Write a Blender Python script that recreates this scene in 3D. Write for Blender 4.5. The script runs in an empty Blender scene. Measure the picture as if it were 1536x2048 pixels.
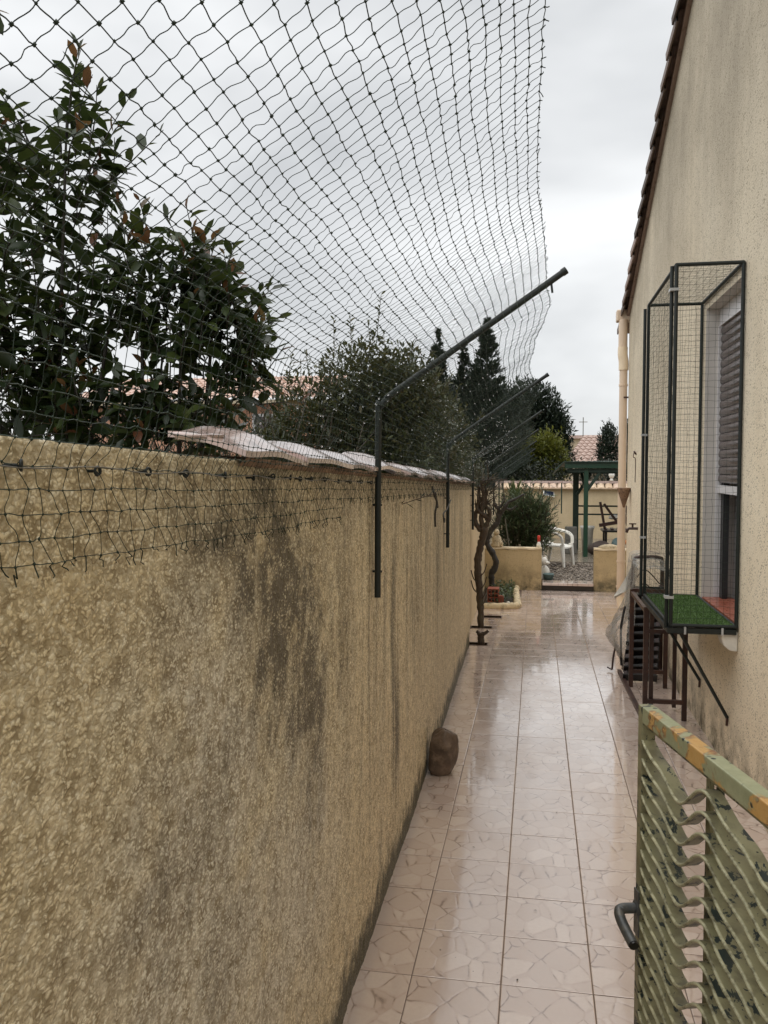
import bpy, math, random
import numpy as np
from mathutils import Vector, Matrix
R = math.radians
random.seed(7)
rng = np.random.default_rng(11)
SC = bpy.context.scene
COL = SC.collection

# ------------------------------------------------------------------ camera
cam_d = bpy.data.cameras.new('camera')
cam_d.sensor_fit = 'VERTICAL'; cam_d.sensor_height = 36.0; cam_d.lens = 29.883
cam_d.clip_start = 0.02; cam_d.clip_end = 800
cam = bpy.data.objects.new('camera', cam_d); COL.objects.link(cam)
cam.location = (0, 0, 1.86); cam.rotation_euler = (R(90 - 2.896), 0, R(10.159))
SC.camera = cam

# ------------------------------------------------------------------ world: rainy overcast
SUN_EL, SUN_AZ = 80, 270
world = bpy.data.worlds.new('World'); SC.world = world; world.use_nodes = True
wt = world.node_tree; wt.nodes.clear()
def wn(t, **k):
    n = wt.nodes.new(t)
    for a, b in k.items(): setattr(n, a, b)
    return n
sky = wn('ShaderNodeTexSky', sky_type='NISHITA', sun_disc=False, sun_elevation=R(SUN_EL), sun_rotation=R(SUN_AZ))
tc = wn('ShaderNodeTexCoord')
mp = wn('ShaderNodeMapping'); mp.inputs['Scale'].default_value = (1, 1, 2.2)
mp.inputs['Location'].default_value = (1.15, 0.4, 0.3)
nz = wn('ShaderNodeTexNoise'); nz.inputs['Scale'].default_value = 1.5; nz.inputs['Detail'].default_value = 5; nz.inputs['Roughness'].default_value = 0.5
nz.inputs['Distortion'].default_value = 0.3
rp = wn('ShaderNodeValToRGB')
rp.color_ramp.elements[0].position = 0.30; rp.color_ramp.elements[0].color = (0.36, 0.37, 0.379, 1)
rp.color_ramp.elements[1].position = 0.63; rp.color_ramp.elements[1].color = (0.72, 0.726, 0.725, 1)
sc_ = wn('ShaderNodeVectorMath', operation='SCALE'); sc_.inputs['Scale'].default_value = 10.0
mx = wn('ShaderNodeMix', data_type='RGBA'); mx.inputs[0].default_value = 0.96
bg = wn('ShaderNodeBackground'); bg.inputs['Strength'].default_value = 0.105
wo = wn('ShaderNodeOutputWorld')
L = wt.links.new
L(tc.outputs['Generated'], mp.inputs[0]); L(mp.outputs[0], nz.inputs['Vector']); L(nz.outputs[0], rp.inputs[0])
L(rp.outputs[0], sc_.inputs[0]); L(sky.outputs[0], mx.inputs[6]); L(sc_.outputs[0], mx.inputs[7])
L(mx.outputs[2], bg.inputs[0]); L(bg.outputs[0], wo.inputs[0])

sl = bpy.data.lights.new('sun', 'SUN'); sl.energy = 1.5; sl.angle = R(110); sl.color = (1, 0.97, 0.93)
sun = bpy.data.objects.new('sun', sl); COL.objects.link(sun)
sun.rotation_euler = (R(4), R(SUN_EL - 90), 0)      # high, from over the garden wall
vs = SC.view_settings; vs.view_transform = 'Standard'; vs.look = 'None'; vs.exposure = 0.70; vs.gamma = 1.0; vs.use_curve_mapping = False
SC.cycles.max_bounces = 8; SC.cycles.transparent_max_bounces = 24
SC.cycles.caustics_reflective = False; SC.cycles.caustics_refractive = False

# ------------------------------------------------------------------ mesh helpers
def tag(o, label=None, cat=None, group=None, kind=None):
    if label: o['label'] = label
    if cat: o['category'] = cat
    if group: o['group'] = group
    if kind: o['kind'] = kind
    return o
def link(o, parent=None):
    COL.objects.link(o)
    if parent is not None: o.parent = parent
    return o
def wloc(o):
    p = Vector((0, 0, 0))
    while o is not None: p += o.location; o = o.parent
    return p
def thing(name, loc, label, cat, group=None):
    o = bpy.data.objects.new(name, None); o.location = loc; o.empty_display_size = 0.1
    link(o); return tag(o, label, cat, group)
def fast_mesh(name, V, Fc, smooth=False, mats=None, mi=None):
    V = np.asarray(V, np.float32); Fc = np.asarray(Fc, np.int32)
    me = bpy.data.meshes.new(name)
    me.vertices.add(len(V)); me.vertices.foreach_set('co', V.ravel())
    k = Fc.shape[1]
    me.loops.add(Fc.size); me.loops.foreach_set('vertex_index', Fc.ravel())
    me.polygons.add(len(Fc)); me.polygons.foreach_set('loop_start', np.arange(0, Fc.size, k, dtype=np.int32))
    me.polygons.foreach_set('loop_total', np.full(len(Fc), k, np.int32))
    if smooth: me.polygons.foreach_set('use_smooth', np.ones(len(Fc), bool))
    for m in (mats or []): me.materials.append(m)
    if mi is not None: me.polygons.foreach_set('material_index', np.asarray(mi, np.int32))
    me.update(); me.validate()
    return me
def vattr(me, name, vals):
    a = me.attributes.new(name, 'FLOAT', 'POINT'); a.data.foreach_set('value', np.asarray(vals, np.float32))
def mobj(name, me, parent=None, loc=None):
    o = bpy.data.objects.new(name, me); link(o, parent)
    if loc is not None: o.location = loc
    return o

class MB:
    """collects shapes (world coordinates), builds ONE mesh object"""
    def __init__(s): s.v = []; s.f = []; s.sm = []
    def add(s, vs, fs, smooth=False):
        b = len(s.v); s.v += [tuple(map(float, v)) for v in vs]
        for f in fs: s.f.append(tuple(b + i for i in f)); s.sm.append(smooth)
        return s
    def box(s, x0, x1, y0, y1, z0, z1, M=None):
        vs = [(x, y, z) for z in (z0, z1) for y in (y0, y1) for x in (x0, x1)]
        if M is not None: vs = [tuple(M @ Vector(v)) for v in vs]
        return s.add(vs, [(0, 2, 3, 1), (4, 5, 7, 6), (0, 1, 5, 4), (2, 6, 7, 3), (0, 4, 6, 2), (1, 3, 7, 5)])
    def bar(s, a, b, w, h, up=(0, 0, 1)):
        a = Vector(a); b = Vector(b); d = (b - a); l = d.length; d.normalize()
        u = Vector(up)
        if abs(d.dot(u)) > .98: u = Vector((0, 1, 0))
        sx = d.cross(u).normalized(); u = sx.cross(d)
        M = Matrix((sx, d, u)).transposed().to_4x4(); M.translation = a
        return s.box(-w / 2, w / 2, 0, l, -h / 2, h / 2, M)
    def tube(s, pts, r, n=8, cap=True, flat=None):
        pts = [Vector(p) for p in pts]; k = len(pts)
        rs = list(r) if hasattr(r, '__len__') else [r] * k
        b0 = []; prev = None; vs = []
        for i, p in enumerate(pts):
            d = (pts[min(i + 1, k - 1)] - pts[max(i - 1, 0)]).normalized()
            if prev is None:
                a = Vector((0, 0, 1)) if abs(d.z) < .9 else Vector((0, 1, 0))
                x = d.cross(a).normalized()
            else: x = (prev - d * prev.dot(d)).normalized()
            y = d.cross(x); prev = x
            for j in range(n):
                t = 2 * math.pi * j / n
                vs.append(p + x * math.cos(t) * rs[i] + y * math.sin(t) * rs[i] * (flat or 1))
        fs = [(i * n + j, i * n + (j + 1) % n, (i + 1) * n + (j + 1) % n, (i + 1) * n + j) for i in range(k - 1) for j in range(n)]
        s.add(vs, fs, True)
        if cap:
            s.add(vs[:n], [tuple(range(n - 1, -1, -1))]); s.add(vs[-n:], [tuple(range(n))])
        return s
    def lathe(s, prof, c, n=14, jitter=0):
        vs = []
        for r, z in prof:
            for j in range(n):
                t = 2 * math.pi * j / n; q = r * (1 + random.uniform(-jitter, jitter))
                vs.append((c[0] + q * math.cos(t), c[1] + q * math.sin(t), c[2] + z))
        k = len(prof)
        fs = [(i * n + j, i * n + (j + 1) % n, (i + 1) * n + (j + 1) % n, (i + 1) * n + j) for i in range(k - 1) for j in range(n)]
        fs += [tuple(range(n - 1, -1, -1)), tuple((k - 1) * n + j for j in range(n))]
        return s.add(vs, fs, True)
    def grid(s, P, smooth=True, closed=False):
        P = np.asarray(P); a, b = P.shape[:2]
        fs = [(i * b + j, i * b + j + 1, (i + 1) * b + j + 1, (i + 1) * b + j) for i in range(a - 1) for j in range(b - 1)]
        return s.add(P.reshape(-1, 3), fs, smooth)
    def blob(s, c, r, n=10, m=7, amp=.12, seed=0):
        rg = np.random.default_rng(seed); ph = rg.uniform(0, 6.28, 6); vs = []
        for i in range(m + 1):
            th = math.pi * i / m
            for j in range(n):
                t = 2 * math.pi * j / n
                q = 1 + amp * (math.sin(2 * t + ph[0]) * math.sin(th) + math.sin(3 * th + ph[1]) * .7 + math.sin(3 * t + 2 * th + ph[2]) * math.sin(th))
                vs.append((c[0] + r[0] * q * math.sin(th) * math.cos(t), c[1] + r[1] * q * math.sin(th) * math.sin(t), c[2] + r[2] * q * math.cos(th)))
        fs = [(i * n + j, i * n + (j + 1) % n, (i + 1) * n + (j + 1) % n, (i + 1) * n + j)[::-1] for i in range(m) for j in range(n)]
        return s.add(vs, fs, True)
    def mesh(s, name, mat, off=(0, 0, 0)):
        me = bpy.data.meshes.new(name)
        me.from_pydata([(v[0] - off[0], v[1] - off[1], v[2] - off[2]) for v in s.v], [], s.f)
        me.polygons.foreach_set('use_smooth', s.sm)
        me.materials.append(mat); me.update(); return me
    def build(s, name, mat, parent=None, loc=None, bevel=0):
        """with loc: a top-level mesh whose origin is loc"""
        off = wloc(parent) if parent is not None else Vector(loc or (0, 0, 0))
        o = mobj(name, s.mesh(name, mat, off), parent)
        if parent is None: o.location = off
        if bevel:
            md = o.modifiers.new('bevel', 'BEVEL'); md.width = bevel; md.segments = 2; md.limit_method = 'ANGLE'
        return o
def catmull(pts, n=6):
    pts = [Vector(p) for p in pts]; P = [pts[0]] + pts + [pts[-1]]; out = []
    for i in range(1, len(P) - 2):
        for k in range(n):
            t = k / n; a, b, c, d = P[i - 1:i + 3]
            out.append(.5 * ((2 * b) + (c - a) * t + (2 * a - 5 * b + 4 * c - d) * t * t + (3 * b - a - 3 * c + d) * t ** 3))
    return out + [pts[-1]]
def tubes_np(P, rad, S=3):
    """P (N,M,3) polylines -> verts, quads"""
    N, Mm, _ = P.shape
    T = np.empty_like(P); T[:, 1:-1] = P[:, 2:] - P[:, :-2]; T[:, 0] = P[:, 1] - P[:, 0]; T[:, -1] = P[:, -1] - P[:, -2]
    T /= np.linalg.norm(T, axis=2, keepdims=True) + 1e-9
    ref = np.array([.37, .21, .9]); A = np.cross(T, ref); A /= np.linalg.norm(A, axis=2, keepdims=True) + 1e-9; B = np.cross(T, A)
    ang = np.arange(S) * 2 * np.pi / S
    V = P[:, :, None, :] + rad * (A[:, :, None, :] * np.cos(ang)[None, None, :, None] + B[:, :, None, :] * np.sin(ang)[None, None, :, None])
    idx = np.arange(N * Mm * S).reshape(N, Mm, S)
    a = idx[:, :-1]; b = idx[:, 1:]; r = lambda q: np.roll(q, -1, axis=2)
    Fq = np.stack([a, r(a), r(b), b], axis=-1).reshape(-1, 4)
    return V.reshape(-1, 3), Fq
# value noise
def vnoise(x, y, seed=0):
    rg = np.random.default_rng(seed); T = rg.random((256, 256))
    xi = np.floor(x).astype(int); yi = np.floor(y).astype(int); fx = x - xi; fy = y - yi
    fx = fx * fx * (3 - 2 * fx); fy = fy * fy * (3 - 2 * fy)
    g = lambda a, b: T[a & 255, b & 255]
    return (g(xi, yi) * (1 - fx) + g(xi + 1, yi) * fx) * (1 - fy) + (g(xi, yi + 1) * (1 - fx) + g(xi + 1, yi + 1) * fx) * fy
def fbm(x, y, oct=4, seed=0, gain=.5):
    s = 0; a = 1; t = 0
    for k in range(oct): s = s + a * vnoise(x * 2 ** k, y * 2 ** k, seed + k); t += a; a *= gain
    return s / t

# ------------------------------------------------------------------ material helpers
class NT:
    def __init__(s, name):
        s.m = bpy.data.materials.new(name); s.m.use_nodes = True; s.t = s.m.node_tree; s.t.nodes.clear()
        s.out = s.t.nodes.new('ShaderNodeOutputMaterial'); s.co = None
    def n(s, t, ins=None, **k):
        q = s.t.nodes.new(t)
        for a, b in k.items(): setattr(q, a, b)
        for a, b in (ins or {}).items(): s.set(q.inputs[a], b)
        return q
    def set(s, sock, v):
        if isinstance(v, bpy.types.NodeSocket): s.t.links.new(v, sock)
        elif isinstance(v, (tuple, list)) and sock.type == 'RGBA' and len(v) == 3: sock.default_value = (*v, 1)
        else: sock.default_value = v
    def obj(s):
        if s.co is None: s.co = s.n('ShaderNodeTexCoord')
        return s.co.outputs['Object']
    def pos(s): return s.n('ShaderNodeNewGeometry').outputs['Position']
    def map(s, v, scale=(1, 1, 1), loc=(0, 0, 0), rot=(0, 0, 0)):
        return s.n('ShaderNodeMapping', {0: v, 'Scale': scale, 'Location': loc, 'Rotation': rot}).outputs[0]
    def noise(s, v, scale, detail=3, rough=.5, dist=0):
        return s.n('ShaderNodeTexNoise', {'Vector': v, 'Scale': scale, 'Detail': detail, 'Roughness': rough, 'Distortion': dist}).outputs[0]
    def vor(s, v, scale, feature='F1', rnd=1, out=0):
        return s.n('ShaderNodeTexVoronoi', {'Vector': v, 'Scale': scale, 'Randomness': rnd}, feature=feature).outputs[out]
    def rr(s, v, a, b, c=0., d=1.):
        return s.n('ShaderNodeMapRange', {0: v, 1: a, 2: b, 3: c, 4: d}).outputs[0]
    def mix(s, f, a, b, blend='MIX'):
        q = s.n('ShaderNodeMix', data_type='RGBA', blend_type=blend); s.set(q.inputs[0], f); s.set(q.inputs[6], a); s.set(q.inputs[7], b); return q.outputs[2]
    def math(s, op, a, b=0.):
        q = s.n('ShaderNodeMath', {0: a, 1: b}, operation=op); return q.outputs[0]
    def attr(s, name): return s.n('ShaderNodeAttribute', attribute_name=name).outputs['Fac']
    def rand(s): return s.n('ShaderNodeObjectInfo').outputs['Random']
    def bump(s, h, st=.5, dist=.01, nrm=None):
        i = {'Height': h, 'Strength': st, 'Distance': dist}
        if nrm is not None: i['Normal'] = nrm
        return s.n('ShaderNodeBump', i).outputs[0]
    def bsdf(s, **k):
        names = dict(col='Base Color', rough='Roughness', nrm='Normal', metal='Metallic', spec='Specular IOR Level', coat='Coat Weight', coatr='Coat Roughness', alpha='Alpha', trans='Transmission Weight', ior='IOR', coatn='Coat Normal', coatior='Coat IOR')
        q = s.n('ShaderNodeBsdfPrincipled', {names[a]: b for a, b in k.items()}); return q.outputs[0]
    def done(s, sh): s.t.links.new(sh, s.out.inputs[0]); return s.m

def simple(name, col, rough=.5, metal=0., var=.18, scale=18, bump=.15, dirt=None):
    t = NT(name); o = t.obj(); n1 = t.noise(o, scale, 4, .6); n2 = t.noise(o, scale * .23, 3, .55)
    c = t.mix(t.rr(n2, .3, .7), tuple(x * (1 - var) for x in col), tuple(min(1, x * (1 + var)) for x in col))
    c = t.mix(t.rr(n1, .35, .75, 0, var * 1.5), c, tuple(x * .45 for x in col))
    if dirt: c = t.mix(t.rr(t.noise(o, scale * .5, 5, .65), .5, .66), c, dirt)
    return t.done(t.bsdf(col=c, rough=t.rr(n1, .2, .8, max(.03, rough - .1), min(1, rough + .12)), metal=metal, nrm=t.bump(n1, bump, .003)))

def m_roughcast():
    t = NT('roughcast_render'); p = t.pos()
    a = t.attr('stain'); pale = t.attr('pale'); moss = t.attr('moss'); hgt = t.attr('height'); tan = t.attr('tan')
    n2 = t.noise(p, 5, 4, .6); nb = t.noise(p, 26, 3, .6); n3 = t.noise(p, 260, 2, .55)
    wv = t.n('ShaderNodeTexNoise', {'Vector': p, 'Scale': 60., 'Detail': 2.}).outputs[1]
    pm = t.n('ShaderNodeVectorMath', {0: t.map(p, (1, .72, 1)), 1: t.n('ShaderNodeVectorMath', {0: wv, 'Scale': .012}, operation='SCALE').outputs[0]}, operation='ADD').outputs[0]
    v1 = t.n('ShaderNodeTexVoronoi', {'Vector': pm, 'Scale': 165.}, feature='F1'); d1 = v1.outputs[0]; c1 = t.n('ShaderNodeSeparateColor', {0: v1.outputs[1]}).outputs[0]
    v2 = t.n('ShaderNodeTexVoronoi', {'Vector': pm, 'Scale': 85.}, feature='F1'); d2 = v2.outputs[0]; c2 = t.n('ShaderNodeSeparateColor', {0: v2.outputs[1]}).outputs[0]
    dome = t.math('ADD', t.math('MULTIPLY', t.rr(d1, .75, .0), .55), t.math('MULTIPLY', t.rr(d2, .75, 0), .45))     # thrown grains
    base = t.mix(t.rr(n2, .32, .68), (.80, .665, .415), (.85, .75, .53))
    base = t.mix(t.rr(tan, 0, 1, 0, .7), base, (.82, .68, .46))
    base = t.mix(t.rr(pale, 0, .8, 0, .9), base, (.84, .79, .68))
    base = t.mix(t.rr(c1, .55, 1., 0, .6), base, (.93, .88, .72))
    base = t.mix(t.rr(c1, .36, .0, 0, .55), base, (.42, .33, .20))
    base = t.mix(t.math('MULTIPLY', t.rr(dome, .50, .30), t.rr(nb, .30, .64, .12, .85)), base, (.26, .195, .10))     # grime and painted relief shade in the pits
    base = t.mix(t.rr(n3, .42, .3, 0, .4), base, (.3, .23, .13))
    st = t.math('MULTIPLY', a, t.math('ADD', t.rr(c1, 0, 1, 1.35, .55), t.rr(dome, .3, .6, .35, -.15)))
    base = t.mix(t.rr(st, .02, 1.0, 0, .90), base, (.075, .060, .036))
    base = t.mix(t.rr(t.math('MULTIPLY', moss, t.rr(c1, 0, 1, 1.25, .7)), .1, .9, 0, .93), base, (.046, .042, .020))
    b = t.bump(nb, .3, .012); b = t.bump(dome, .6, .006, b); b = t.bump(n3, .25, .002, b)
    return t.done(t.bsdf(col=base, rough=t.rr(c1, 0, 1, .45, .7), nrm=b, spec=.4))

def m_stucco(name, c1, c2, dirt, zfade=None, pit=.5):
    t = NT(name); p = t.pos()
    n1 = t.noise(p, 90, 4, .6); n2 = t.noise(p, 1.3, 5, .6); n3 = t.noise(p, 320, 2, .5)
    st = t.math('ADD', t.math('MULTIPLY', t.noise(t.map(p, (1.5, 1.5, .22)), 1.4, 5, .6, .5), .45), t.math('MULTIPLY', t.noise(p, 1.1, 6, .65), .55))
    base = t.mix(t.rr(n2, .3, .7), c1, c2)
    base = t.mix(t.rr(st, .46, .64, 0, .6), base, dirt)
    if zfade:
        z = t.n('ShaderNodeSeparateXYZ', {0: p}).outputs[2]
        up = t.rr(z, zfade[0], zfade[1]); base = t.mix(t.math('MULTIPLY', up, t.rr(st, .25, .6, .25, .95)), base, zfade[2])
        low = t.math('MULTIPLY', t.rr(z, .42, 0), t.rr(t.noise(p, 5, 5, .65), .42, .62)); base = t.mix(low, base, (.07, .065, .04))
    pits = t.vor(p, 75); pm = t.math('MULTIPLY', t.rr(pits, .40, .20), t.rr(t.noise(p, 26, 3), .46, .56))
    base = t.mix(t.math('MULTIPLY', pm, pit), base, (.13, .105, .06))
    b = t.bump(n1, .5, .006); b = t.bump(pits, .35, .004, b); b = t.bump(n3, .3, .002, b)
    return t.done(t.bsdf(col=base, rough=.72, nrm=b, spec=.3))

def m_tile():
    t = NT('wet_patterned_floor_tile'); o = t.obj(); rnd = t.rand(); p = t.pos()
    q = t.math('FLOOR', t.math('MULTIPLY', rnd, 9.0)); off = t.n('ShaderNodeCombineXYZ', {0: t.math('MULTIPLY', q, 3.7), 1: t.math('MULTIPLY', q, 1.9), 2: 0.}).outputs[0]
    v = t.n('ShaderNodeVectorMath', {0: o, 1: off}, operation='ADD').outputs[0]
    v = t.map(v, (1, .8, 0))
    nd = t.n('ShaderNodeTexNoise', {'Vector': v, 'Scale': 9., 'Detail': 2.}).outputs[1]
    vd = t.n('ShaderNodeVectorMath', {0: v, 1: t.n('ShaderNodeVectorMath', {0: nd, 'Scale': .035}, operation='SCALE').outputs[0]}, operation='ADD').outputs[0]
    ed = t.vor(vd, 11.5, 'DISTANCE_TO_EDGE'); cc = t.vor(vd, 11.5, 'F1', 1, 1)
    cb = t.n('ShaderNodeSeparateColor', {0: cc}).outputs[0]
    gate = t.rr(t.noise(v, 16, 3), .48, .62)
    line = t.math('MULTIPLY', t.rr(ed, .042, .010), gate)
    n1 = t.noise(p, 60, 4, .6); n2 = t.noise(p, 1.1, 4, .6)
    base = t.mix(t.rr(cb, 0, 1), (.57, .455, .39), (.70, .59, .52))
    base = t.mix(t.rr(n1, .3, .8, 0, .35), base, (.52, .39, .32))
    base = t.mix(t.rr(rnd, 0, 1, 0, .22), base, (.5, .38, .31))
    base = t.mix(t.rr(n2, .55, .75, 0, .3), base, (.42, .30, .23))
    soft = t.rr(ed, .09, .0, 0, .35); base = t.mix(soft, base, (.46, .33, .27))
    base = t.mix(t.math('MULTIPLY', line, .68), base, (.17, .115, .09))
    sp = t.math('MULTIPLY', t.rr(t.vor(p, 14), .055, .035), t.rr(t.noise(p, 3.1, 2), .5, .56)); base = t.mix(sp, base, (.04, .03, .02))
    h = t.math('SUBTRACT', t.rr(ed, 0, .08), t.math('MULTIPLY', n1, .12))
    wet = t.rr(t.noise(t.map(p, (1, .35, 1)), 2.2, 4, .6), .35, .62)
    b = t.bump(h, .10, .004); wv = t.bump(t.noise(p, 14, 3, .55), .05, .012, b)
    film = t.bump(t.noise(t.map(p, (1, 1.8, 1)), 9, 3, .5), .035, .01)
    return t.done(t.bsdf(col=base, rough=t.rr(wet, 0, 1, .26, .10), nrm=wv, spec=1., coat=t.rr(wet, 0, 1, .6, 1.), coatr=t.rr(wet, 0, 1, .10, .015), coatn=film, coatior=1.75))

def m_terracotta(name, c1, c2, lich=(.55, .53, .50), lf=.6, rough=.35, coat=.0):
    t = NT(name); o = t.obj(); p = t.pos(); rnd = t.rand(); n1 = t.noise(p, 26, 5, .65); n2 = t.noise(p, 6.5, 4, .6)
    base = t.mix(t.rr(n2, .3, .7), c1, c2)
    base = t.mix(t.math('MULTIPLY', t.rr(rnd, .2, .9), .5), base, (.55, .40, .34))
    base = t.mix(t.rr(n1, .56, .72, 0, lf), base, lich)
    base = t.mix(t.rr(t.noise(p, 15, 4), .58, .7, 0, .7), base, (.10, .07, .05))
    return t.done(t.bsdf(col=base, rough=t.rr(n1, .2, .8, rough - .12, rough + .2), nrm=t.bump(n1, .3, .004), coat=coat, coatr=.10))

def m_leaf(name, c1, c2, c3, rough=.38, tr=.28):
    t = NT(name); v = t.attr('v'); rnd = t.rand(); p = t.pos(); k = t.math('FRACT', t.math('ADD', v, rnd))
    c = t.mix(t.rr(k, 0, .7), c1, c2); c = t.mix(t.rr(k, .72, 1.), c, c3)
    c = t.mix(t.rr(t.noise(p, 3, 3), .35, .7, 0, .5), c, tuple(x * .6 for x in c1))
    pr = t.bsdf(col=c, rough=rough, spec=.45)
    tl = t.n('ShaderNodeBsdfTranslucent', {0: t.mix(.5, c, c3)}).outputs[0]
    mxs = t.n('ShaderNodeMixShader', {0: tr}); t.t.links.new(pr, mxs.inputs[1]); t.t.links.new(tl, mxs.inputs[2])
    return t.done(mxs.outputs[0])

def m_bark(name, c1, c2):
    t = NT(name); p = t.pos(); n = t.noise(t.map(p, (1, 1, .18)), 55, 5, .65); n2 = t.noise(p, 9, 3)
    c = t.mix(t.rr(n, .3, .7), c1, c2); c = t.mix(t.rr(n2, .55, .75, 0, .5), c, (.10, .10, .06))
    return t.done(t.bsdf(col=c, rough=.6, nrm=t.bump(n, .9, .012)))

def m_gate():
    t = NT('chipped_green_gate_paint'); o = t.obj(); p = t.pos()
    n1 = t.noise(t.map(p, (1, .7, 1)), 24, 6, .66, .6); n2 = t.noise(p, 55, 5, .7); n3 = t.noise(p, 5, 3)
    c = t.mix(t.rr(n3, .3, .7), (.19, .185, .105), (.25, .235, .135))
    c = t.mix(t.rr(n2, .5, .8, 0, .3), c, (.30, .28, .17)); c = t.mix(t.rr(t.noise(p, 13, 5, .65), .48, .66, 0, .7), c, (.085, .075, .045))  # grime mottling, darkened to paint in the shade among the slats
    chip = t.rr(t.math('ADD', n1, t.math('MULTIPLY', t.rr(n2, .3, .7), .07)), .60, .612)
    dk = t.mix(t.rr(n2, .3, .7), (.008, .016, .016), (.02, .033, .03))
    c2 = t.mix(chip, c, dk)
    sp = t.rr(t.vor(p, 60), .16, .11); c2 = t.mix(t.math('MULTIPLY', sp, t.rr(t.noise(p, 9, 2), .52, .6)), c2, (.012, .017, .015))
    hgt = t.math('SUBTRACT', 1., chip)
    return t.done(t.bsdf(col=c2, rough=t.rr(n2, .2, .8, .3, .5), nrm=t.bump(hgt, .5, .002, t.bump(n2, .2, .002)), spec=.45))
def m_gate_rail():
    t = NT('chipped_green_and_rust_gate_paint'); p = t.pos()
    n1 = t.noise(p, 7.5, 5, .62, .6); n2 = t.noise(p, 60, 5, .7); n4 = t.noise(p, 26, 4, .6)
    c = t.mix(t.rr(n4, .35, .7), (.235, .25, .145), (.31, .315, .19))
    och = t.mix(t.rr(n4, .3, .7), (.44, .235, .06), (.50, .32, .12)); rst = (.16, .06, .02)
    k = t.rr(n1, .525, .56); e = t.math('MULTIPLY', t.rr(n1, .51, .54), t.rr(n1, .585, .56))
    c = t.mix(k, c, och); c = t.mix(t.math('MULTIPLY', e, t.rr(n4, .45, .6, 0, .9)), c, rst)
    chip = t.math('MULTIPLY', t.rr(t.vor(p, 38), .26, .2), t.rr(t.noise(p, 11, 3), .53, .58)); c = t.mix(chip, c, (.012, .018, .016))
    return t.done(t.bsdf(col=c, rough=t.rr(n2, .2, .8, .32, .55), nrm=t.bump(t.math('SUBTRACT', n2, chip), .3, .002)))

MAT = {}
MAT['roughcast'] = m_roughcast()
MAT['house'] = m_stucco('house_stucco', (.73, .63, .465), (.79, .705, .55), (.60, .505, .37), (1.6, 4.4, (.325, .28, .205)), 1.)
MAT['lowwall'] = m_stucco('low_wall_stucco', (.46, .35, .19), (.56, .44, .26), (.17, .13, .07), (3, 5, (.3, .3, .2)), .5)
MAT['backwall'] = m_stucco('terrace_wall_stucco', (.58, .47, .30), (.66, .54, .36), (.44, .35, .22), None, .3)
MAT['walltop'] = simple('pale_wall_capping', (.68, .56, .38), .6)
MAT['tile'] = m_tile()
MAT['mortar'] = simple('tile_joint_mortar', (.155, .11, .085), .7)
MAT['darkhole'] = simple('wet_dark_soil', (.035, .026, .018), .5)
def m_hole():
    t = NT('black_wet_soil_hole'); n = t.noise(t.pos(), 60, 3)
    return t.done(t.bsdf(col=t.mix(n, (.008, .006, .004), (.025, .018, .012)), rough=1., spec=0.))
MAT['hole'] = m_hole()
MAT['terracotta'] = m_terracotta('wet_terracotta', (.40, .29, .26), (.50, .41, .39), (.55, .55, .55), .9, .22, .8)
MAT['roofdark'] = m_terracotta('dark_old_roof_tile', (.055, .036, .026), (.085, .058, .042), (.12, .10, .08), .4, .6)  # dark brown old tile with lichen flecks
MAT['coping2'] = m_terracotta('pale_coping_tile', (.50, .36, .24), (.60, .47, .33), (.62, .56, .44), .5, .5)
MAT['farroof'] = m_terracotta('far_roof_tile', (.27, .18, .145), (.40, .30, .25), (.52, .46, .42), .8, .6)
MAT['pinkroof'] = m_terracotta('pink_roof_tile', (.50, .33, .26), (.58, .42, .34), (.55, .47, .40), .5, .5)
MAT['pole'] = simple('dark_green_coated_steel', (.004, .009, .0075), .55, 0, .3)
MAT['net'] = simple('dark_green_twine', (.014, .031, .018), .65, 0, .3, 40)
MAT['wire'] = simple('galvanised_wire', (.20, .19, .16), .4, .8)
MAT['rust'] = simple('rust_brown_steel', (.040, .015, .010), .45, 0, .35, 30, .3, (.075, .03, .015))
MAT['gateedge'] = simple('worn_slat_edge_painted_lit', (.40, .385, .245), .45, 0, .3, 60, .3, (.12, .11, .06)); MAT['gate'] = m_gate(); MAT['gaterail'] = m_gate_rail()  # paler worn paint; painted-in light along the slats' front edges
MAT['handle'] = simple('grey_metal_handle', (.085, .088, .086), .4, .3, .4, 50, .4, (.14, .13, .11))
MAT['pipe'] = simple('beige_pipe_plastic', (.70, .55, .41), .4, 0, .08, 5, .05)
MAT['pipe_pale'] = simple('pale_pipe_plastic', (.78, .64, .46), .4, 0, .08, 5, .05)
MAT['rustplate'] = simple('rusted_sheet', (.22, .13, .075), .7, 0, .4, 60, .4, (.09, .05, .03))
MAT['shutter'] = simple('brown_shutter_plastic', (.085, .062, .058), .22, 0, .12, 6, .03)
MAT['pvc'] = simple('white_window_plastic', (.66, .65, .66), .35, 0, .06, 8, .03)
MAT['reveal'] = simple('grey_white_reveal', (.60, .57, .53), .5, 0, .1, 8, .1)
MAT['curtain'] = simple('white_curtain', (.62, .61, .62), .8, 0, .06, 10, .1)
MAT['gasket'] = simple('black_gasket', (.012, .012, .014), .4)
MAT['sill'] = simple('red_sill_tile', (.33, .10, .06), .3, 0, .2, 30, .1)
MAT['clip'] = simple('grey_plastic_clip', (.42, .43, .43), .35)
MAT['white'] = simple('white_plastic', (.80, .78, .72), .28, 0, .04, 6, .03)
MAT['whitestone'] = simple('white_painted_stone', (.70, .68, .62), .5, 0, .15, 40, .3)
MAT['stone'] = simple('weathered_cast_stone', (.52, .42, .27), .7, 0, .3, 40, .4, (.2, .16, .09))
MAT['rock'] = simple('brown_rock', (.125, .085, .058), .55, 0, .45, 34, 1., (.21, .15, .105))
MAT['green'] = simple('green_painted_timber', (.010, .048, .026), .4, 0, .2, 20, .1)
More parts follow.
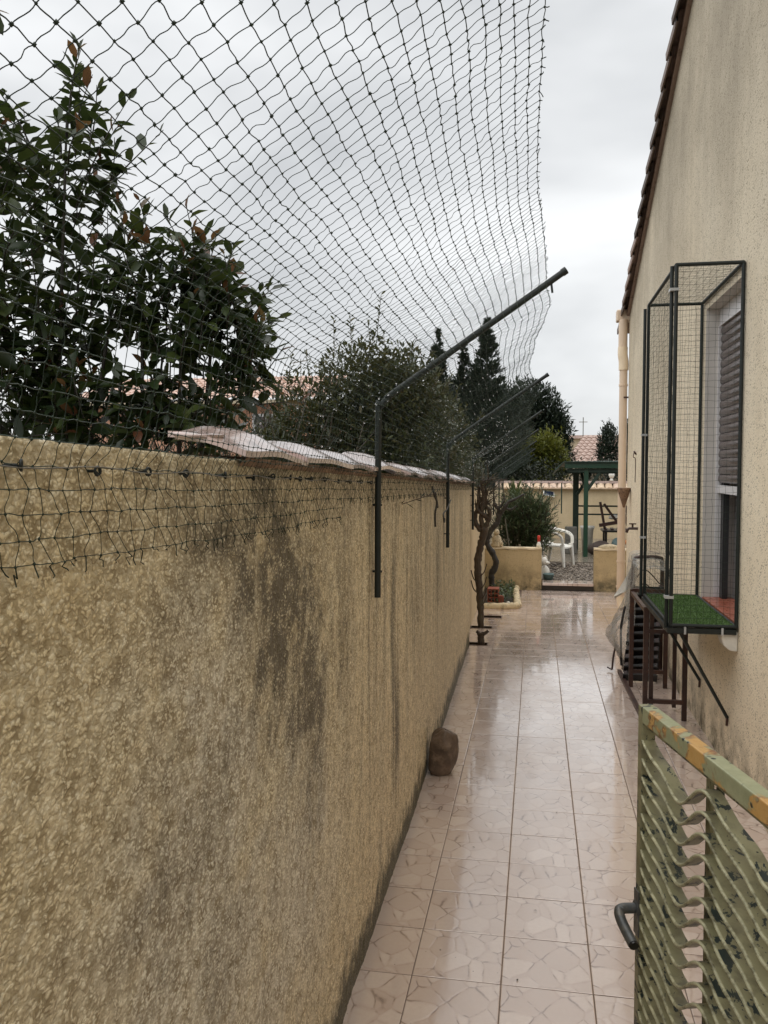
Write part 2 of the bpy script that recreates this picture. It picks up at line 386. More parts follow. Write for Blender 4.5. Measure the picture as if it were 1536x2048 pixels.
MAT['greendark'] = simple('dark_green_timber', (.015, .038, .026), .5, 0, .25, 20, .1)
MAT['brownwood'] = simple('dark_brown_timber', (.045, .018, .014), .4, 0, .3, 25, .2)
MAT['block'] = simple('grey_concrete_block', (.16, .155, .14), .8, 0, .25, 40, .4)
MAT['concrete'] = simple('wet_concrete', (.22, .19, .15), .22, 0, .25, 8, .15)
MAT['curb'] = simple('cream_painted_kerb', (.66, .54, .34), .6, 0, .15, 20, .4, (.3, .24, .14))
MAT['brick'] = simple('red_hollow_brick', (.33, .09, .05), .6, 0, .25, 40, .3)
MAT['black'] = simple('black_wet_slats', (.010, .008, .008), .3, 0, .3)
MAT['ground'] = simple('garden_soil', (.07, .06, .035), .9, 0, .3, 3, .4)
MAT['pinkwall'] = simple('pink_house_wall', (.60, .33, .22), .8, 0, .08, 2, .1)
MAT['farwall'] = simple('cream_far_house_wall', (.50, .42, .30), .8, 0, .12, 2, .1)
MAT['red'] = simple('red_plastic', (.62, .05, .03), .35)
MAT['orange'] = simple('orange_plastic', (.55, .20, .05), .5)
MAT['cloth'] = simple('brown_soaked_cloth', (.085, .06, .05), .7, 0, .3)
MAT['teal'] = simple('teal_grey_plastic', (.10, .16, .16), .5)
MAT['glassdark'] = simple('dark_solar_cell', (.02, .03, .06), .1)
MAT['bark'] = m_bark('brown_vine_bark', (.030, .020, .013), (.085, .058, .036))
MAT['barkdark'] = m_bark('wet_black_bark', (.010, .009, .007), (.035, .028, .02))
MAT['leaf'] = m_leaf('laurel_leaf', (.013, .025, .008), (.028, .050, .014), (.075, .100, .025), .36, .3)
MAT['young'] = m_leaf('young_red_leaf', (.12, .045, .022), (.17, .065, .032), (.12, .10, .035), .35, .45)
MAT['leafmid'] = m_leaf('shrub_leaf', (.036, .050, .018), (.068, .082, .028), (.125, .105, .038), .35, .3)
MAT['conifer'] = m_leaf('conifer_needles', (.012, .022, .014), (.024, .040, .022), (.045, .06, .03), .6, .15)
MAT['pine'] = m_leaf('pine_needles', (.016, .030, .014), (.035, .055, .022), (.06, .08, .035), .6, .2)
MAT['lime'] = m_leaf('yellow_green_leaf', (.085, .11, .016), (.16, .18, .026), (.24, .23, .045), .5, .35)
MAT['hedge'] = m_leaf('dark_hedge_leaf', (.011, .016, .008), (.022, .030, .014), (.036, .044, .02), .5, .2)
MAT['oleander'] = m_leaf('oleander_leaf', (.045, .075, .032), (.095, .135, .06), (.18, .21, .10), .4, .25)
MAT['yucca'] = m_leaf('yucca_leaf', (.05, .085, .03), (.09, .13, .045), (.17, .19, .07), .4, .3)
MAT['dry'] = m_leaf('dry_vine_twig', (.06, .045, .02), (.11, .085, .03), (.16, .14, .05), .6, .2)
def m_turf():
    t = NT('artificial_turf'); p = t.pos(); n = t.noise(p, 160, 4, .7); n2 = t.noise(p, 12, 3)
    c = t.mix(t.rr(n, .3, .7), (.040, .100, .014), (.095, .19, .032)); c = t.mix(t.rr(n2, .4, .7, 0, .4), c, (.06, .14, .02))
    return t.done(t.bsdf(col=c, rough=.6, nrm=t.bump(n, .9, .008)))
MAT['turf'] = m_turf()
def m_sheet():
    t = NT('cloudy_plastic_sheet'); p = t.pos(); n = t.noise(p, 9, 5, .6, .8)
    return t.done(t.bsdf(col=(.30, .295, .275), rough=.3, alpha=t.rr(n, .3, .7, .22, .62), nrm=t.bump(n, .8, .02), spec=.5))
MAT['sheet'] = m_sheet()
def m_water():
    t = NT('water_drop'); return t.done(t.bsdf(col=(1, 1, 1), rough=0., trans=1., ior=1.33))
MAT['drop'] = m_water()

# ------------------------------------------------------------------ shared place geometry
def xw(Y): return -.60 - .009 * Y            # face of the boundary wall
def zt(Y): return 1.92 - .0245 * Y           # its top, falling away with the ground
HX = 1.18                                    # face of the house
def verge(Y): return 3.82 + .39 * (11.68 - Y) if Y > 4.5 else 3.82 + .39 * (11.68 - 4.5) - .39 * (4.5 - Y)

# ================================================================== SETTING
o = MB().box(-150, 150, -60, 260, -.5, -.06).build('ground', MAT['ground']); tag(o, kind='structure')
# tiled path: mortar bed + individual tiles
floor = MB().box(-.95, 3.2, -2.5, 13.2, -.055, -.0014).build('tiled_path', MAT['mortar']); tag(floor, kind='structure')
xe = [-.76, -.435, -.110, .215, .540, .865, 1.185, 1.51, 1.835]
PY, Y0 = .3222, 3.009 - 6 * .3222
tm = {}
def tile_mesh(w, d):
    k = (round(w, 4), round(d, 4))
    if k not in tm:
        g, b = .0019, .0022; x0, x1, y0, y1 = g, w - g, g, d - g
        vs = [(x0, y0, -.012), (x1, y0, -.012), (x1, y1, -.012), (x0, y1, -.012), (x0, y0, -.001), (x1, y0, -.001), (x1, y1, -.001), (x0, y1, -.001),
              (x0 + b, y0 + b, 0), (x1 - b, y0 + b, 0), (x1 - b, y1 - b, 0), (x0 + b, y1 - b, 0)]
        fs = [(0, 1, 5, 4), (1, 2, 6, 5), (2, 3, 7, 6), (3, 0, 4, 7), (4, 5, 9, 8), (5, 6, 10, 9), (6, 7, 11, 10), (7, 4, 8, 11), (8, 9, 10, 11)]
        tm[k] = MB().add(vs, fs).mesh('tile', MAT['tile'])
    return tm[k]
y = Y0; row = 0
while y < 13.15:
    d = min(PY, 13.19 - y)
    for c in range(len(xe) - 1):
        if c >= 6 and y < 11.3: continue
        if c == 0 and y + d / 2 > 11.3: continue            # planted bed
        if c == 1 and y + d / 2 > 11.5: 
            w0, wd = -.205, .095
        else: w0, wd = xe[c], xe[c + 1] - xe[c]
        q = mobj('tile', tile_mesh(wd, d), floor, (w0, y, random.uniform(-.0006, .0006)))
        q.rotation_euler = (R(random.uniform(-.10, .10)), R(random.uniform(-.10, .10)), 0)
    y += PY; row += 1
# raised terrace behind the low walls
o = MB().box(-.95, 6, 13.36, 16.3, -.05, .085).build('gravel_bed', MAT['darkhole']); tag(o, kind='structure')
o = MB().box(-.95, 6, 16.3, 22.2, -.05, .115).build('terrace_slab', MAT['concrete']); tag(o, kind='structure')
# gravel
N = 4200
px = rng.uniform(-.1, 1.9, N); py = 13.5 + (16.25 - 13.5) * rng.random(N) ** 1.15
s = rng.uniform(.012, .028, N)
ico = np.array([(0, 0, 1), (.89, 0, .45), (.28, .85, .45), (-.72, .53, .45), (-.72, -.53, .45), (.28, -.85, .45), (0, 0, -1)])
icf = np.array([(0, 1, 2), (0, 2, 3), (0, 3, 4), (0, 4, 5), (0, 5, 1), (6, 2, 1), (6, 3, 2), (6, 4, 3), (6, 5, 4), (6, 1, 5)])
ang = rng.uniform(0, 6.28, N); V = ico[None] * np.stack([s * rng.uniform(.8, 1.5, N), s, s * .7], 1)[:, None]
V = V * rng.uniform(.75, 1.2, (N, 7, 1))
ca, sa = np.cos(ang)[:, None], np.sin(ang)[:, None]
V = np.stack([V[..., 0] * ca - V[..., 1] * sa, V[..., 0] * sa + V[..., 1] * ca, V[..., 2]], -1) + np.stack([px, py, .088 + s * .35], 1)[:, None]
def m_gravel():
    t = NT('wet_gravel'); v = t.attr('v'); n = t.noise(t.pos(), 60, 3)
    c = t.mix(v, (.13, .10, .075), (.36, .30, .235)); c = t.mix(t.rr(n, .5, .7, 0, .4), c, (.1, .08, .06))
    return t.done(t.bsdf(col=c, rough=.35))
me = fast_mesh('gravel', V.reshape(-1, 3), (icf[None] + (np.arange(N) * 7)[:, None, None]).reshape(-1, 3), False, [m_gravel()])
vattr(me, 'v', np.repeat(rng.random(N) ** 1.6, 7))
tag(mobj('gravel', me), 'loose wet brown gravel behind the gap in the low walls', 'gravel', kind='stuff')
# step between low walls
st = thing('threshold_step', (.48, 13.3, 0), 'low tiled step filling the gap between the two low walls', 'step')
for i in range(2):
    MB().box(.105 + i * .383, .485 + i * .383, 13.20, 13.50, .075, .118).build('step_tile', MAT['tile'], st, bevel=.004)
MB().box(.10, .87, 13.225, 13.50, -.004, .073).build('riser', MAT['darkhole'], st)

# ------------------------------------------------------------------ boundary wall (left)
def wall_grid(Ys, z0, zs, face, top, amp, seed):
    Yg, Tg = np.meshgrid(Ys, zs, indexing='ij'); Z = z0 + (top(Yg) - z0) * Tg
    a, b = Yg * 1.0, Z * 1.0
    n1 = fbm(a * 34, b * 34, 4, seed, .55); n2 = fbm(a * 90 + 7, b * 90, 3, seed + 9, .6); n3 = fbm(a * 2.1, b * 2.1, 3, seed + 20)
    h = np.clip((n1 - .28) * 2.0, 0, 1); h = h ** .8
    fine = .55 * h + .45 * n2
    return Yg, Z, n3, fine
Ys = [-.9]
while Ys[-1] < 8.87: Ys.append(Ys[-1] + (.0085 if Ys[-1] < 2.6 else .0085 + (Ys[-1] - 2.6) * .0026))
Ys[-1] = 8.87; Ys = np.array(Ys); zs = np.linspace(0, 1, 230)
Yg, Zg, big, fine = wall_grid(Ys, -.03, zs, xw, zt, .006, 3)
amp = np.interp(Yg, [0, 1.3, 3.5, 9], [.010, .007, .005, .004])
Xg = xw(Yg) + (fine - .5) * amp + (big - .5) * .012
def bump2(Y, Z, cy, cz, ry, rz): return np.exp(-((Y - cy) / ry) ** 2 - ((Z - cz) / rz) ** 2)
strk = fbm(Yg * 9, Zg * .9, 4, 40, .6)               # long vertical runs
strk2 = fbm(Yg * 26, Zg * 1.6, 3, 50, .6); mott = fbm(Yg * 7, Zg * 7, 4, 60, .6); mott2 = fbm(Yg * 22, Zg * 18, 3, 66, .6)
grain = np.clip((mott * .4 + strk2 * .3 + mott2 * .3 - .32) * 3.2, 0, 1.15)
soft = np.clip((mott * .6 + mott2 * .4 - .25) * 2.4, 0, 1)
stain = (bump2(Yg, Zg, 2.00, 1.55, .22, .27) * .75 + bump2(Yg, Zg, 2.28, 1.34, .21, .30) * .75 + bump2(Yg, Zg, 2.32, 1.00, .13, .28) * .55 + bump2(Yg, Zg, 1.74, 1.70, .32, .14) * .55 + bump2(Yg, Zg, 1.92, 1.36, .16, .28) * .6 + bump2(Yg, Zg, 2.6, 1.45, .25, .35) * .35) * (.45 * grain + .60 * soft)
stain += bump2(Yg, Zg, 1.30, 1.40, .14, .30) * .30 * soft + bump2(Yg, Zg, 1.55, 1.1, .25, .4) * .22 * grain
dep = np.clip((Zg - .30) / .8, 0, 1) * np.clip((zt(Yg) - .03 - Zg) / .10, .3, 1)
fary = np.clip((Yg - 2.5) / .5, 0, 1)
stain += np.clip((strk - .46) * 3.0, 0, 1) * dep * fary * (.25 + .6 * mott2)
stain += np.clip((strk2 - .50) * 3.2, 0, 1) * dep * fary * .42
stain += np.clip((.22 - (zt(Yg) - Zg)) / .22, 0, 1) ** 1.2 * .45 * np.clip((Yg - 1.2) / .4, 0, 1) * (.35 + mott)
stain += np.clip((mott2 - .52) * 4, 0, 1) * .12 * np.clip((4 - Yg) / 2, 0, 1) + np.clip((mott - .5) * 3.5, 0, 1) * .16 * np.clip((3.5 - Yg) / 2, 0, 1)
stain += bump2(Yg, Zg, 3.85, .60, .12, .26) * np.clip((strk2 - .35) * 4, 0, 1) * .7 + bump2(Yg, Zg, 3.1, .75, .08, .4) * np.clip((strk2 - .4) * 4, 0, 1) * .5
tan_ = np.clip((Yg - 2.4) / .8, 0, 1) * np.clip(.5 + (mott - .4) * 2, 0, 1)
pale = (bump2(Yg, Zg, 1.5, 1.32, .26, .30) + bump2(Yg, Zg, 1.55, .85, .6, .50) * 1.1 + bump2(Yg, Zg, 2.3, .75, .4, .35) * .7) * np.clip(mott * 2.0 - .2, 0, 1)
edge = .10 + .09 * (fbm(Yg * 3, Zg * 0, 3, 77) - .3)
moss = np.clip((edge + .06 + .16 * (mott2 - .4) - Zg) / .12, 0, 1) + np.clip((.55 - Zg) / .5, 0, 1) * np.clip((mott - .50) * 3, 0, .65) * np.clip((strk2 - .3) * 3, 0, 1)
nY, nZ = Yg.shape
idx = np.arange(nY * nZ).reshape(nY, nZ)
Fq = np.stack([idx[:-1, :-1], idx[1:, :-1], idx[1:, 1:], idx[:-1, 1:]], -1).reshape(-1, 4)
V = np.stack([Xg, Yg, Zg], -1).reshape(-1, 3)
# back, top and ends
bx = len(V); T = .20
ring_top = idx[:, -1]
Vb = np.concatenate([np.stack([xw(Ys) - T, Ys, zt(Ys)], 1), np.stack([xw(Ys) - T, Ys, np.full(nY, -.05)], 1)])
bt = bx + np.arange(nY); bb = bx + nY + np.arange(nY)
F2 = np.concatenate([np.stack([idx[:-1, -1], idx[1:, -1], bt[1:], bt[:-1]], 1), np.stack([bt[:-1], bt[1:], bb[1:], bb[:-1]], 1)])
# far end cap (grid columns to the back)
e0, e1 = idx[-1, 0], idx[-1, -1]
F2 = np.concatenate([F2, [[e0, bb[-1], bt[-1], e1]], [[idx[0, 0], idx[0, -1], bt[0], bb[0]]]])
me = fast_mesh('boundary_wall', np.concatenate([V, Vb]), np.concatenate([Fq, F2]), False, [MAT['roughcast']])
z2 = np.zeros(2 * nY)
vattr(me, 'stain', np.concatenate([stain.ravel(), z2 + .5])); vattr(me, 'tan', np.concatenate([tan_.ravel(), z2])); vattr(me, 'pale', np.concatenate([pale.ravel(), z2])); vattr(me, 'moss', np.concatenate([moss.ravel(), z2])); vattr(me, 'height', np.concatenate([fine.ravel(), z2 + .5]))
tag(mobj('boundary_wall', me), 'tall ochre roughcast garden wall with black rain streaks along the path', 'wall')
# continuation of the wall beyond the vine
def plain_wall(name, pts, z0, ztop, th_dir, mat, label):
    (xa, ya), (xb, yb) = pts; n = 24; m = MB(); P = []
    for i in range(n + 1):
        t = i / n; x = xa + (xb - xa) * t; yy = ya + (yb - ya) * t
        P.append((x, yy))
    vs = []; fs = []
    for x, yy in P:
        zt_ = ztop(yy)
        vs += [(x, yy, z0), (x, yy, zt_), (x + th_dir[0], yy + th_dir[1], zt_), (x + th_dir[0], yy + th_dir[1], z0)]
    for i in range(n):
        a, b = i * 4, i * 4 + 4
        fs += [(a, b, b + 1, a + 1), (a + 1, b + 1, b + 2, a + 2), (a + 2, b + 2, b + 3, a + 3)]
    fs += [(0, 1, 2, 3), (n * 4 + 3, n * 4 + 2, n * 4 + 1, n * 4)]
    m.add(vs, fs); o = m.build(name, mat); return tag(o, label, 'wall')
plain_wall('boundary_wall', ((xw(8.875) - .065, 8.875), (-.84, 21.9)), -.05, lambda yy: zt(yy) - .02, (-.16, 0), MAT['backwall'], 'cream rendered wall set back behind the vine trunk and oleander')

# coping tiles on the boundary wall
cop = thing('tile_coping', (xw(1.4), 1.4, zt(1.4)), 'wet terracotta barrel tile coping laid across the ochre garden wall top', 'coping')
tw = .50; ny, nx = 26, 8
def coping_tile_mesh(h):
    P = []; Pb = []
    for a in range(ny + 1):
        u = a / ny; s_ = u * (tw + .035)
        prof = (.5 - .5 * math.cos(min(u * 1.04, 1) * 2 * math.pi)) * h
        r = []; rb = []
        for b in range(nx + 1):
            w = b / nx; xx = .024 - w * .17; z = prof * (.35 + .65 * min(1, w * 2.5)) + .001 + .040 * math.sin(w * math.pi * .5)
            r.append((xx, s_, z + .013)); rb.append((xx, s_, z))
        P.append(r); Pb.append(rb)
    P = np.array(P); Pb = np.array(Pb); m = MB()
    m.grid(P[:, ::-1]); m.grid(Pb); m.grid(np.stack([Pb[:, 0], P[:, 0]], 1)); m.grid(np.array([P[0], Pb[0]])); m.grid(np.array([Pb[-1], P[-1]]))
    return m.mesh('coping_tile', MAT['terracotta'])
ctms = [coping_tile_mesh(h) for h in (.030, .018, .024)]
yy = 1.68; i = 0
while yy < 8.75:
    q = mobj('coping_tile', ctms[i % 3], cop, Vector((xw(yy), yy, zt(yy) + .003 + random.uniform(0, .004) + (i % 2) * .005)) - cop.location)
    q.rotation_euler = (-.0245 + R(random.uniform(-.8, .8)), R(random.uniform(-1, 1)), R(random.uniform(-2.5, 2.5)))
    yy += tw; i += 1
# mortar bedding under the coping
bed = []
m = MB()
yb = np.linspace(1.68, 8.86, 120)
P = [[(xw(v) + .012 + .012 * math.sin(v * 23) * math.sin(v * 7.1), v, zt(v) - .012), (xw(v) + .022 + .008 * math.sin(v * 31), v, zt(v) + .006), (xw(v) - .1, v, zt(v) + .012)] for v in yb]
m.grid(np.array(P)); m.build('mortar_bed', MAT['rustplate'], cop)
bt_ = MB().blob((xw(1.75) - .09, 1.74, zt(1.7) + .05), (.04, .09, .012), 9, 5, .25, 4).build('broken_tile_piece', MAT['terracotta'], cop)

# ------------------------------------------------------------------ house on the right
house = thing('house', (HX, 6, 0), 'cream stucco house gable wall with pitched verge beside the path', 'house')
WY0, WY1, WZ0, WZ1 = 5.32, 6.42, .93, 2.99
m = MB()
def wp(pts):   # outer face polygon, facing -X
    m.add([(HX, a, b) for a, b in pts], [tuple(range(len(pts)))])
wp([(WY0, -.05), (-1.5, -.05), (-1.5, verge(-1.5)), (4.5, verge(4.5)), (WY0, verge(WY0))])
wp([(WY1, -.05), (WY0, -.05), (WY0, WZ0), (WY1, WZ0)])
wp([(WY1, WZ1), (WY0, WZ1), (WY0, verge(WY0)), (WY1, verge(WY1))])
wp([(11.62, -.05), (WY1, -.05), (WY1, verge(WY1)), (11.62, verge(11.62))])
m.add([(HX, 11.62, -.05), (HX, 11.62, verge(11.62)), (8, 11.62, verge(11.62)), (8, 11.62, -.05)], [(0, 1, 2, 3)])
m.add([(HX, -1.5, -.05), (HX, -1.5, verge(-1.5)), (8, -1.5, verge(-1.5)), (8, -1.5, -.05)], [(3, 2, 1, 0)])
m.build('wall', MAT['house'], house)
m = MB()   # reveals
RX = 1.40
m.add([(HX, WY1, WZ0), (RX, WY1, WZ0), (RX, WY1, WZ1), (HX, WY1, WZ1)], [(3, 2, 1, 0)])
m.add([(HX, WY0, WZ0), (RX, WY0, WZ0), (RX, WY0, WZ1), (HX, WY0, WZ1)], [(0, 1, 2, 3)])
m.add([(HX, WY0, WZ1), (RX, WY0, WZ1), (RX, WY1, WZ1), (HX, WY1, WZ1)], [(0, 1, 2, 3)])
win = m.build('window', MAT['reveal'], house)
MB().box(1.395, 1.41, WY0, WY1, WZ0, WZ1).build('curtain_pane', MAT['curtain'], win)
MB().box(1.27, 1.39, WY0 + .001, WY1 - .001, 2.87, WZ1 - .001).build('shutter_box', MAT['pvc'], win)
for yb_ in (WY1 - .10, WY0 + .03): MB().box(1.30, 1.34, yb_ - .0, yb_ + .07, WZ0 + .01, 2.87).build('frame_post', MAT['gasket'] if yb_ > 6 else MAT['pvc'], win)
MB().box(1.345, 1.38, 5.85, 5.91, WZ0 + .012, 2.87).build('frame_post', MAT['pvc'], win)
for yb_ in (WY1 - .03, WY0): MB().box(1.262, 1.298, yb_ + .001, yb_ + .029, WZ0 + .012, 2.87).build('shutter_rail', MAT['pvc'], win)
# shutter slats
m = MB(); P = []
for k in range(7):
    a = k / 6; z = a * .055; P.append([(-.011 * math.sin(a * math.pi) ** .6, WY0 + .03, z), (-.011 * math.sin(a * math.pi) ** .6, WY1 - .03, z)])
m.grid(np.array(P)[:, ::-1]); slm = m.mesh('shutter_slat', MAT['shutter'])
zz = 2.866 - .058
while zz > 1.74:
    mobj('shutter_slat', slm, win, Vector((1.285, 0, zz)) - wloc(win)); zz -= .058
MB().box(1.272, 1.292, WY0 + .031, WY1 - .031, 1.69, 1.745).build('shutter_end_bar', MAT['pvc'], win)
for k in range(4):
    MB().box(1.186, 1.39, WY0 + .004 + k * .273, WY0 + .272 + k * .273, WZ0 - .03, WZ0 + .010).build('sill_tile', MAT['sill'], win, bevel=.004)
m = MB(); P = [(1.085, -.031), (1.085, -.07), (1.10, -.115), (1.135, -.145), (1.179, -.15), (1.179, -.031)]
vs = [(a, 5.26, WZ0 + b) for a, b in P] + [(a, 5.38, WZ0 + b) for a, b in P]; k = len(P)
m.add(vs, [tuple(range(k))[::-1], tuple(range(k, 2 * k))] + [(i, (i + 1) % k, k + (i + 1) % k, k + i) for i in range(k)])
m.build('sill_corbel', MAT['whitestone'], win, bevel=.008)
# roof
m = MB(); ov = 1.115
for (ya, yb2) in ((12.05, 4.5), (4.5, -1.8)):
    za, zb = verge(ya) + .02, verge(yb2) + .02
    m.add([(ov + .03, ya, za), (8, ya, za), (8, yb2, zb), (ov + .03, yb2, zb), (ov + .03, ya, za + .06), (8, ya, za + .06), (8, yb2, zb + .06), (ov + .03, yb2, zb + .06)],
          [(0, 1, 2, 3), (7, 6, 5, 4), (0, 4, 5, 1), (0, 3, 7, 4), (2, 6, 7, 3)])
roof = m.build('roof', MAT['roofdark'], house)
def verge_tile():
    """local y runs DOWN the slope (towards the eave); wide lip at the lower end, rides over the next tile"""
    m = MB(); top = []; bot = []
    for y_, w_, zz in ((0, .045, 0.), (.42, .070, .026)):
        ar = [(-w_ * math.cos(a) - .012, y_, zz + .052 * math.sin(a)) for a in np.linspace(0, math.pi, 9)]
        top.append([(-w_ - .012, y_, zz - .075)] + ar); bot.append([(-w_ + .003, y_, zz - .075)] + [(x * .82, b, c - .014) for x, b, c in ar])
    T = np.array(top); B = np.array(bot); m.grid(T); m.grid(B[:, ::-1]); m.grid(np.stack([T[1], B[1]])); m.grid(np.stack([T[:, 0], B[:, 0]]))
    return m.mesh('verge_tile', MAT['roofdark'])
vtm = verge_tile(); yy = 12.05 - .33; ang = math.atan(.39)
while yy > 4.3:
    q = mobj('verge_tile', vtm, roof, Vector((ov + .03, yy, verge(yy) + .085 + random.uniform(-.004, .004))) - wloc(roof))
    q.rotation_euler = (-ang, 0, R(random.uniform(-.6, .6))); yy -= .33
# gutter end + downpipe
dp = thing('downpipe', (1.14, 11.72, 0), 'beige plastic downpipe with elbow at the far corner of the house', 'downpipe')
PX, PYY = 1.118, 11.66
MB().box(1.02, 1.30, 11.63, 11.80, 3.80, 3.95).build('gutter_end', MAT['pipe'], dp, bevel=.015)
MB().tube([(1.105, 11.66, 3.82), (1.105, 11.66, 3.42)], .058, 14).build('pipe_section', MAT['pipe'], dp)
MB().tube(catmull([(1.105, 11.66, 3.46), (1.105, 11.66, 3.36), (PX, PYY, 3.27), (PX, PYY, 3.16)], 5), .064, 14).build('elbow', MAT['pipe_pale'], dp)
MB().tube([(PX, PYY, 3.20), (PX, PYY, .10)], .052, 14).build('pipe_section', MAT['pipe'], dp)
MB().tube([(PX, PYY, .16), (PX + .01, PYY - .01, .05), (PX + .03, PYY - .05, .0)], .056, 12).build('shoe', MAT['pipe_pale'], dp)
for z in (2.95, .62, .28): MB().tube([(PX, PYY, z), (PX, PYY, z + .025)], .060, 14).build('collar', MAT['pipe'], dp)
MB().bar((PX, PYY - .05, 2.80), (PX + .06, PYY - .05, 2.80), .02, .02).build('bracket', MAT['rust'], dp)
# rusty cone bracket, hook chain and tap on the wall
m = MB(); P = [(.085, 0), (.085, -.012), (.06, -.10), (.02, -.22), (.012, -.25)]
m.lathe([(r, z) for r, z in P[::-1]], (1.10, 11.2, 1.62), 12); o = m.build('wall_torch_holder', MAT['rustplate'], loc=(1.10, 11.2, 1.37)); tag(o, 'rusty sheet metal cone fixed to the house beside the downpipe', 'cone')
m = MB().tube(catmull([(HX, 10.6, 2.03), (HX - .03, 10.6, 2.05), (HX - .035, 10.6, 2.0), (HX - .012, 10.6, 1.97), (HX - .012, 10.6, 1.70)], 5), .005, 6); m.tube([(HX - .01, 10.6, 2.04), (HX - .03, 10.58, 2.07)], .012, 6)
tag(m.build('wall_hook', MAT['rust'], loc=(HX, 10.6, 1.7)), 'rusty hook with short hanging wire high on the house corner', 'hook')
tp = thing('garden_tap', (HX, 10.35, 1.15), 'dark brass garden tap sticking out of the house wall', 'tap')
MB().tube([(HX, 10.35, 1.16), (HX - .10, 10.35, 1.16), (HX - .12, 10.35, 1.14), (HX - .125, 10.35, 1.11)], [.016, .016, .018, .014], 8).build('spout', MAT['rust'], tp)
MB().tube([(HX - .06, 10.35, 1.16), (HX - .06, 10.35, 1.21)], .012, 8).build('valve', MAT['rust'], tp)
MB().bar((HX - .10, 10.35, 1.215), (HX - .02, 10.35, 1.215), .016, .014).build('handle', MAT['rust'], tp)

# ------------------------------------------------------------------ low walls
def low_wall(x0, x1, y0, y1, h, label):
    t = thing('low_wall', ((x0 + x1) / 2, y0, 0), label, 'wall')
    m = MB(); n = 26; P = []
    for i in range(n + 1):
        x = x0 + (x1 - x0) * i / n; w = .006 * math.sin(x * 19) + .004 * math.sin(x * 47)
        P.append([(x, y0 + .004 * math.sin(x * 31), -.03), (x, y0 + w * .5, h * .5), (x, y0, h + w), (x, y1, h + w), (x, y1, -.03)])
    m.grid(np.array(P), False)
    for k in (0, -1): m.add(P[k], [(0, 1, 2, 3, 4) if k else (4, 3, 2, 1, 0)])
    m.build('body', MAT['lowwall'], t)
    P2 = [[(p[2][0], y0 - .012, h + .001 + .004 * math.sin(p[2][0] * 23)), (p[2][0], y0 - .008, h + .026 + .006 * math.sin(p[2][0] * 23)), (p[2][0], y1 + .01, h + .026), (p[2][0], y1 + .01, h)] for p in P]
    m = MB(); m.grid(np.array(P2), False)
    for k in (0, -1): m.add(P2[k], [(0, 1, 2, 3) if k else (3, 2, 1, 0)])
    m.build('capping', MAT['walltop'], t); return t
low_wall(-.80, .09, 13.20, 13.36, .625, 'stained ochre low wall between the vine bed and the gap')
low_wall(.875, 2.6, 13.24, 13.40, .625, 'stained ochre low wall running behind the downpipe')

# ------------------------------------------------------------------ terrace back wall with tile coping
tag(MB().box(-1.0, 7, 21.85, 22.05, 0, 1.36).build('back_wall', MAT['backwall'], loc=(0, 21.85, 0)), 'cream rendered wall closing the terrace behind the green shelter', 'wall')
bc = thing('back_wall_coping', (0, 21.95, 1.36), 'scalloped pale tile coping along the cream terrace wall', 'coping')
m = MB(); P = []
for a in range(9):
    t = a / 8 * math.pi; P.append([(-.095 * math.cos(t), -.20, .045 * math.sin(t)), (-.08 * math.cos(t), .05, .045 * math.sin(t) + .14)])
m.grid(np.array(P)[:, ::-1]); Q = np.array(P); Q[..., 2] -= .016; m.grid(Q); m.grid(np.stack([Q[:, 0], np.array(P)[:, 0]], 1))
bcm = m.mesh('coping_tile', MAT['coping2'])
for k in range(40): mobj('coping_tile', bcm, bc, (-.95 + k * .195, 0, 0))
MB().box(-1, 7, 21.72, 22.1, 1.361, 1.385).build('coping_bed', MAT['coping2'], bc)
MB().box(-1, 7, 21.93, 22.03, 1.50, 1.56).build('ridge_tiles', MAT['terracotta'], bc)

# ================================================================== CAT NET ON POLES
POLES = [-.45, 3.25, 6.15, 8.98, 11.7, 14.4, 17.1, 19.8]
plabels = ['dark green bent steel pole at the gate end of the net', 'thick dark green bent pole bolted to the streaked ochre wall', 'dark green bent pole beside the curled wire hook', 'dark green bent pole at the vine trunk where the ochre wall ends', None, None, None, None]
def kz(Y): return zt(Y) + .29
def pole_pts(Y, x, f=1):
    k = kz(Y)
    return [(x, Y, zt(Y) - .48), (x, Y, k - .07), (x + .008, Y, k - .03), (x + .04, Y, k + .005), (x + .09, Y, k + .045), (x + .695, Y, k + .045 + .415)]
for i, Yp in enumerate(POLES):
    x = xw(Yp) + .024
    lab = plabels[i] or '%s bent net pole past the vine trunk, counted towards the terrace' % ['first', 'second', 'third', 'fourth'][i - 4]
    t = thing('net_pole', (x, Yp, zt(Yp) - .48), lab, 'pole', 'bent poles carrying the cat net')
    ln = .03 if i == 1 else 0.
    pts = catmull(pole_pts(Yp, x), 5)
    pts = [Vector((p[0], p[1] + ln * (p[2] - zt(Yp)) , p[2])) for p in pts]
    MB().tube(pts, .0125, 10).build('shaft', MAT['pole'], t)
    for dz in (-.38, -.12):
        MB().tube([(x - .03, Yp, zt(Yp) + dz), (x + .0145, Yp, zt(Yp) + dz)], .005, 6).build('bolt', MAT['pole'], t)
    e = pts[-1]; d = (pts[-1] - pts[-2]).normalized()
    MB().tube([e - d * .002, e + d * .016], .0145, 10).build('end_cap', MAT['pole'], t)
    MB().bar(e - d * .05 + Vector((0, 0, -.012)), e - d * .05 + Vector((.004, 0, -.045)), .008, .008).build('hook', MAT['pole'], t)

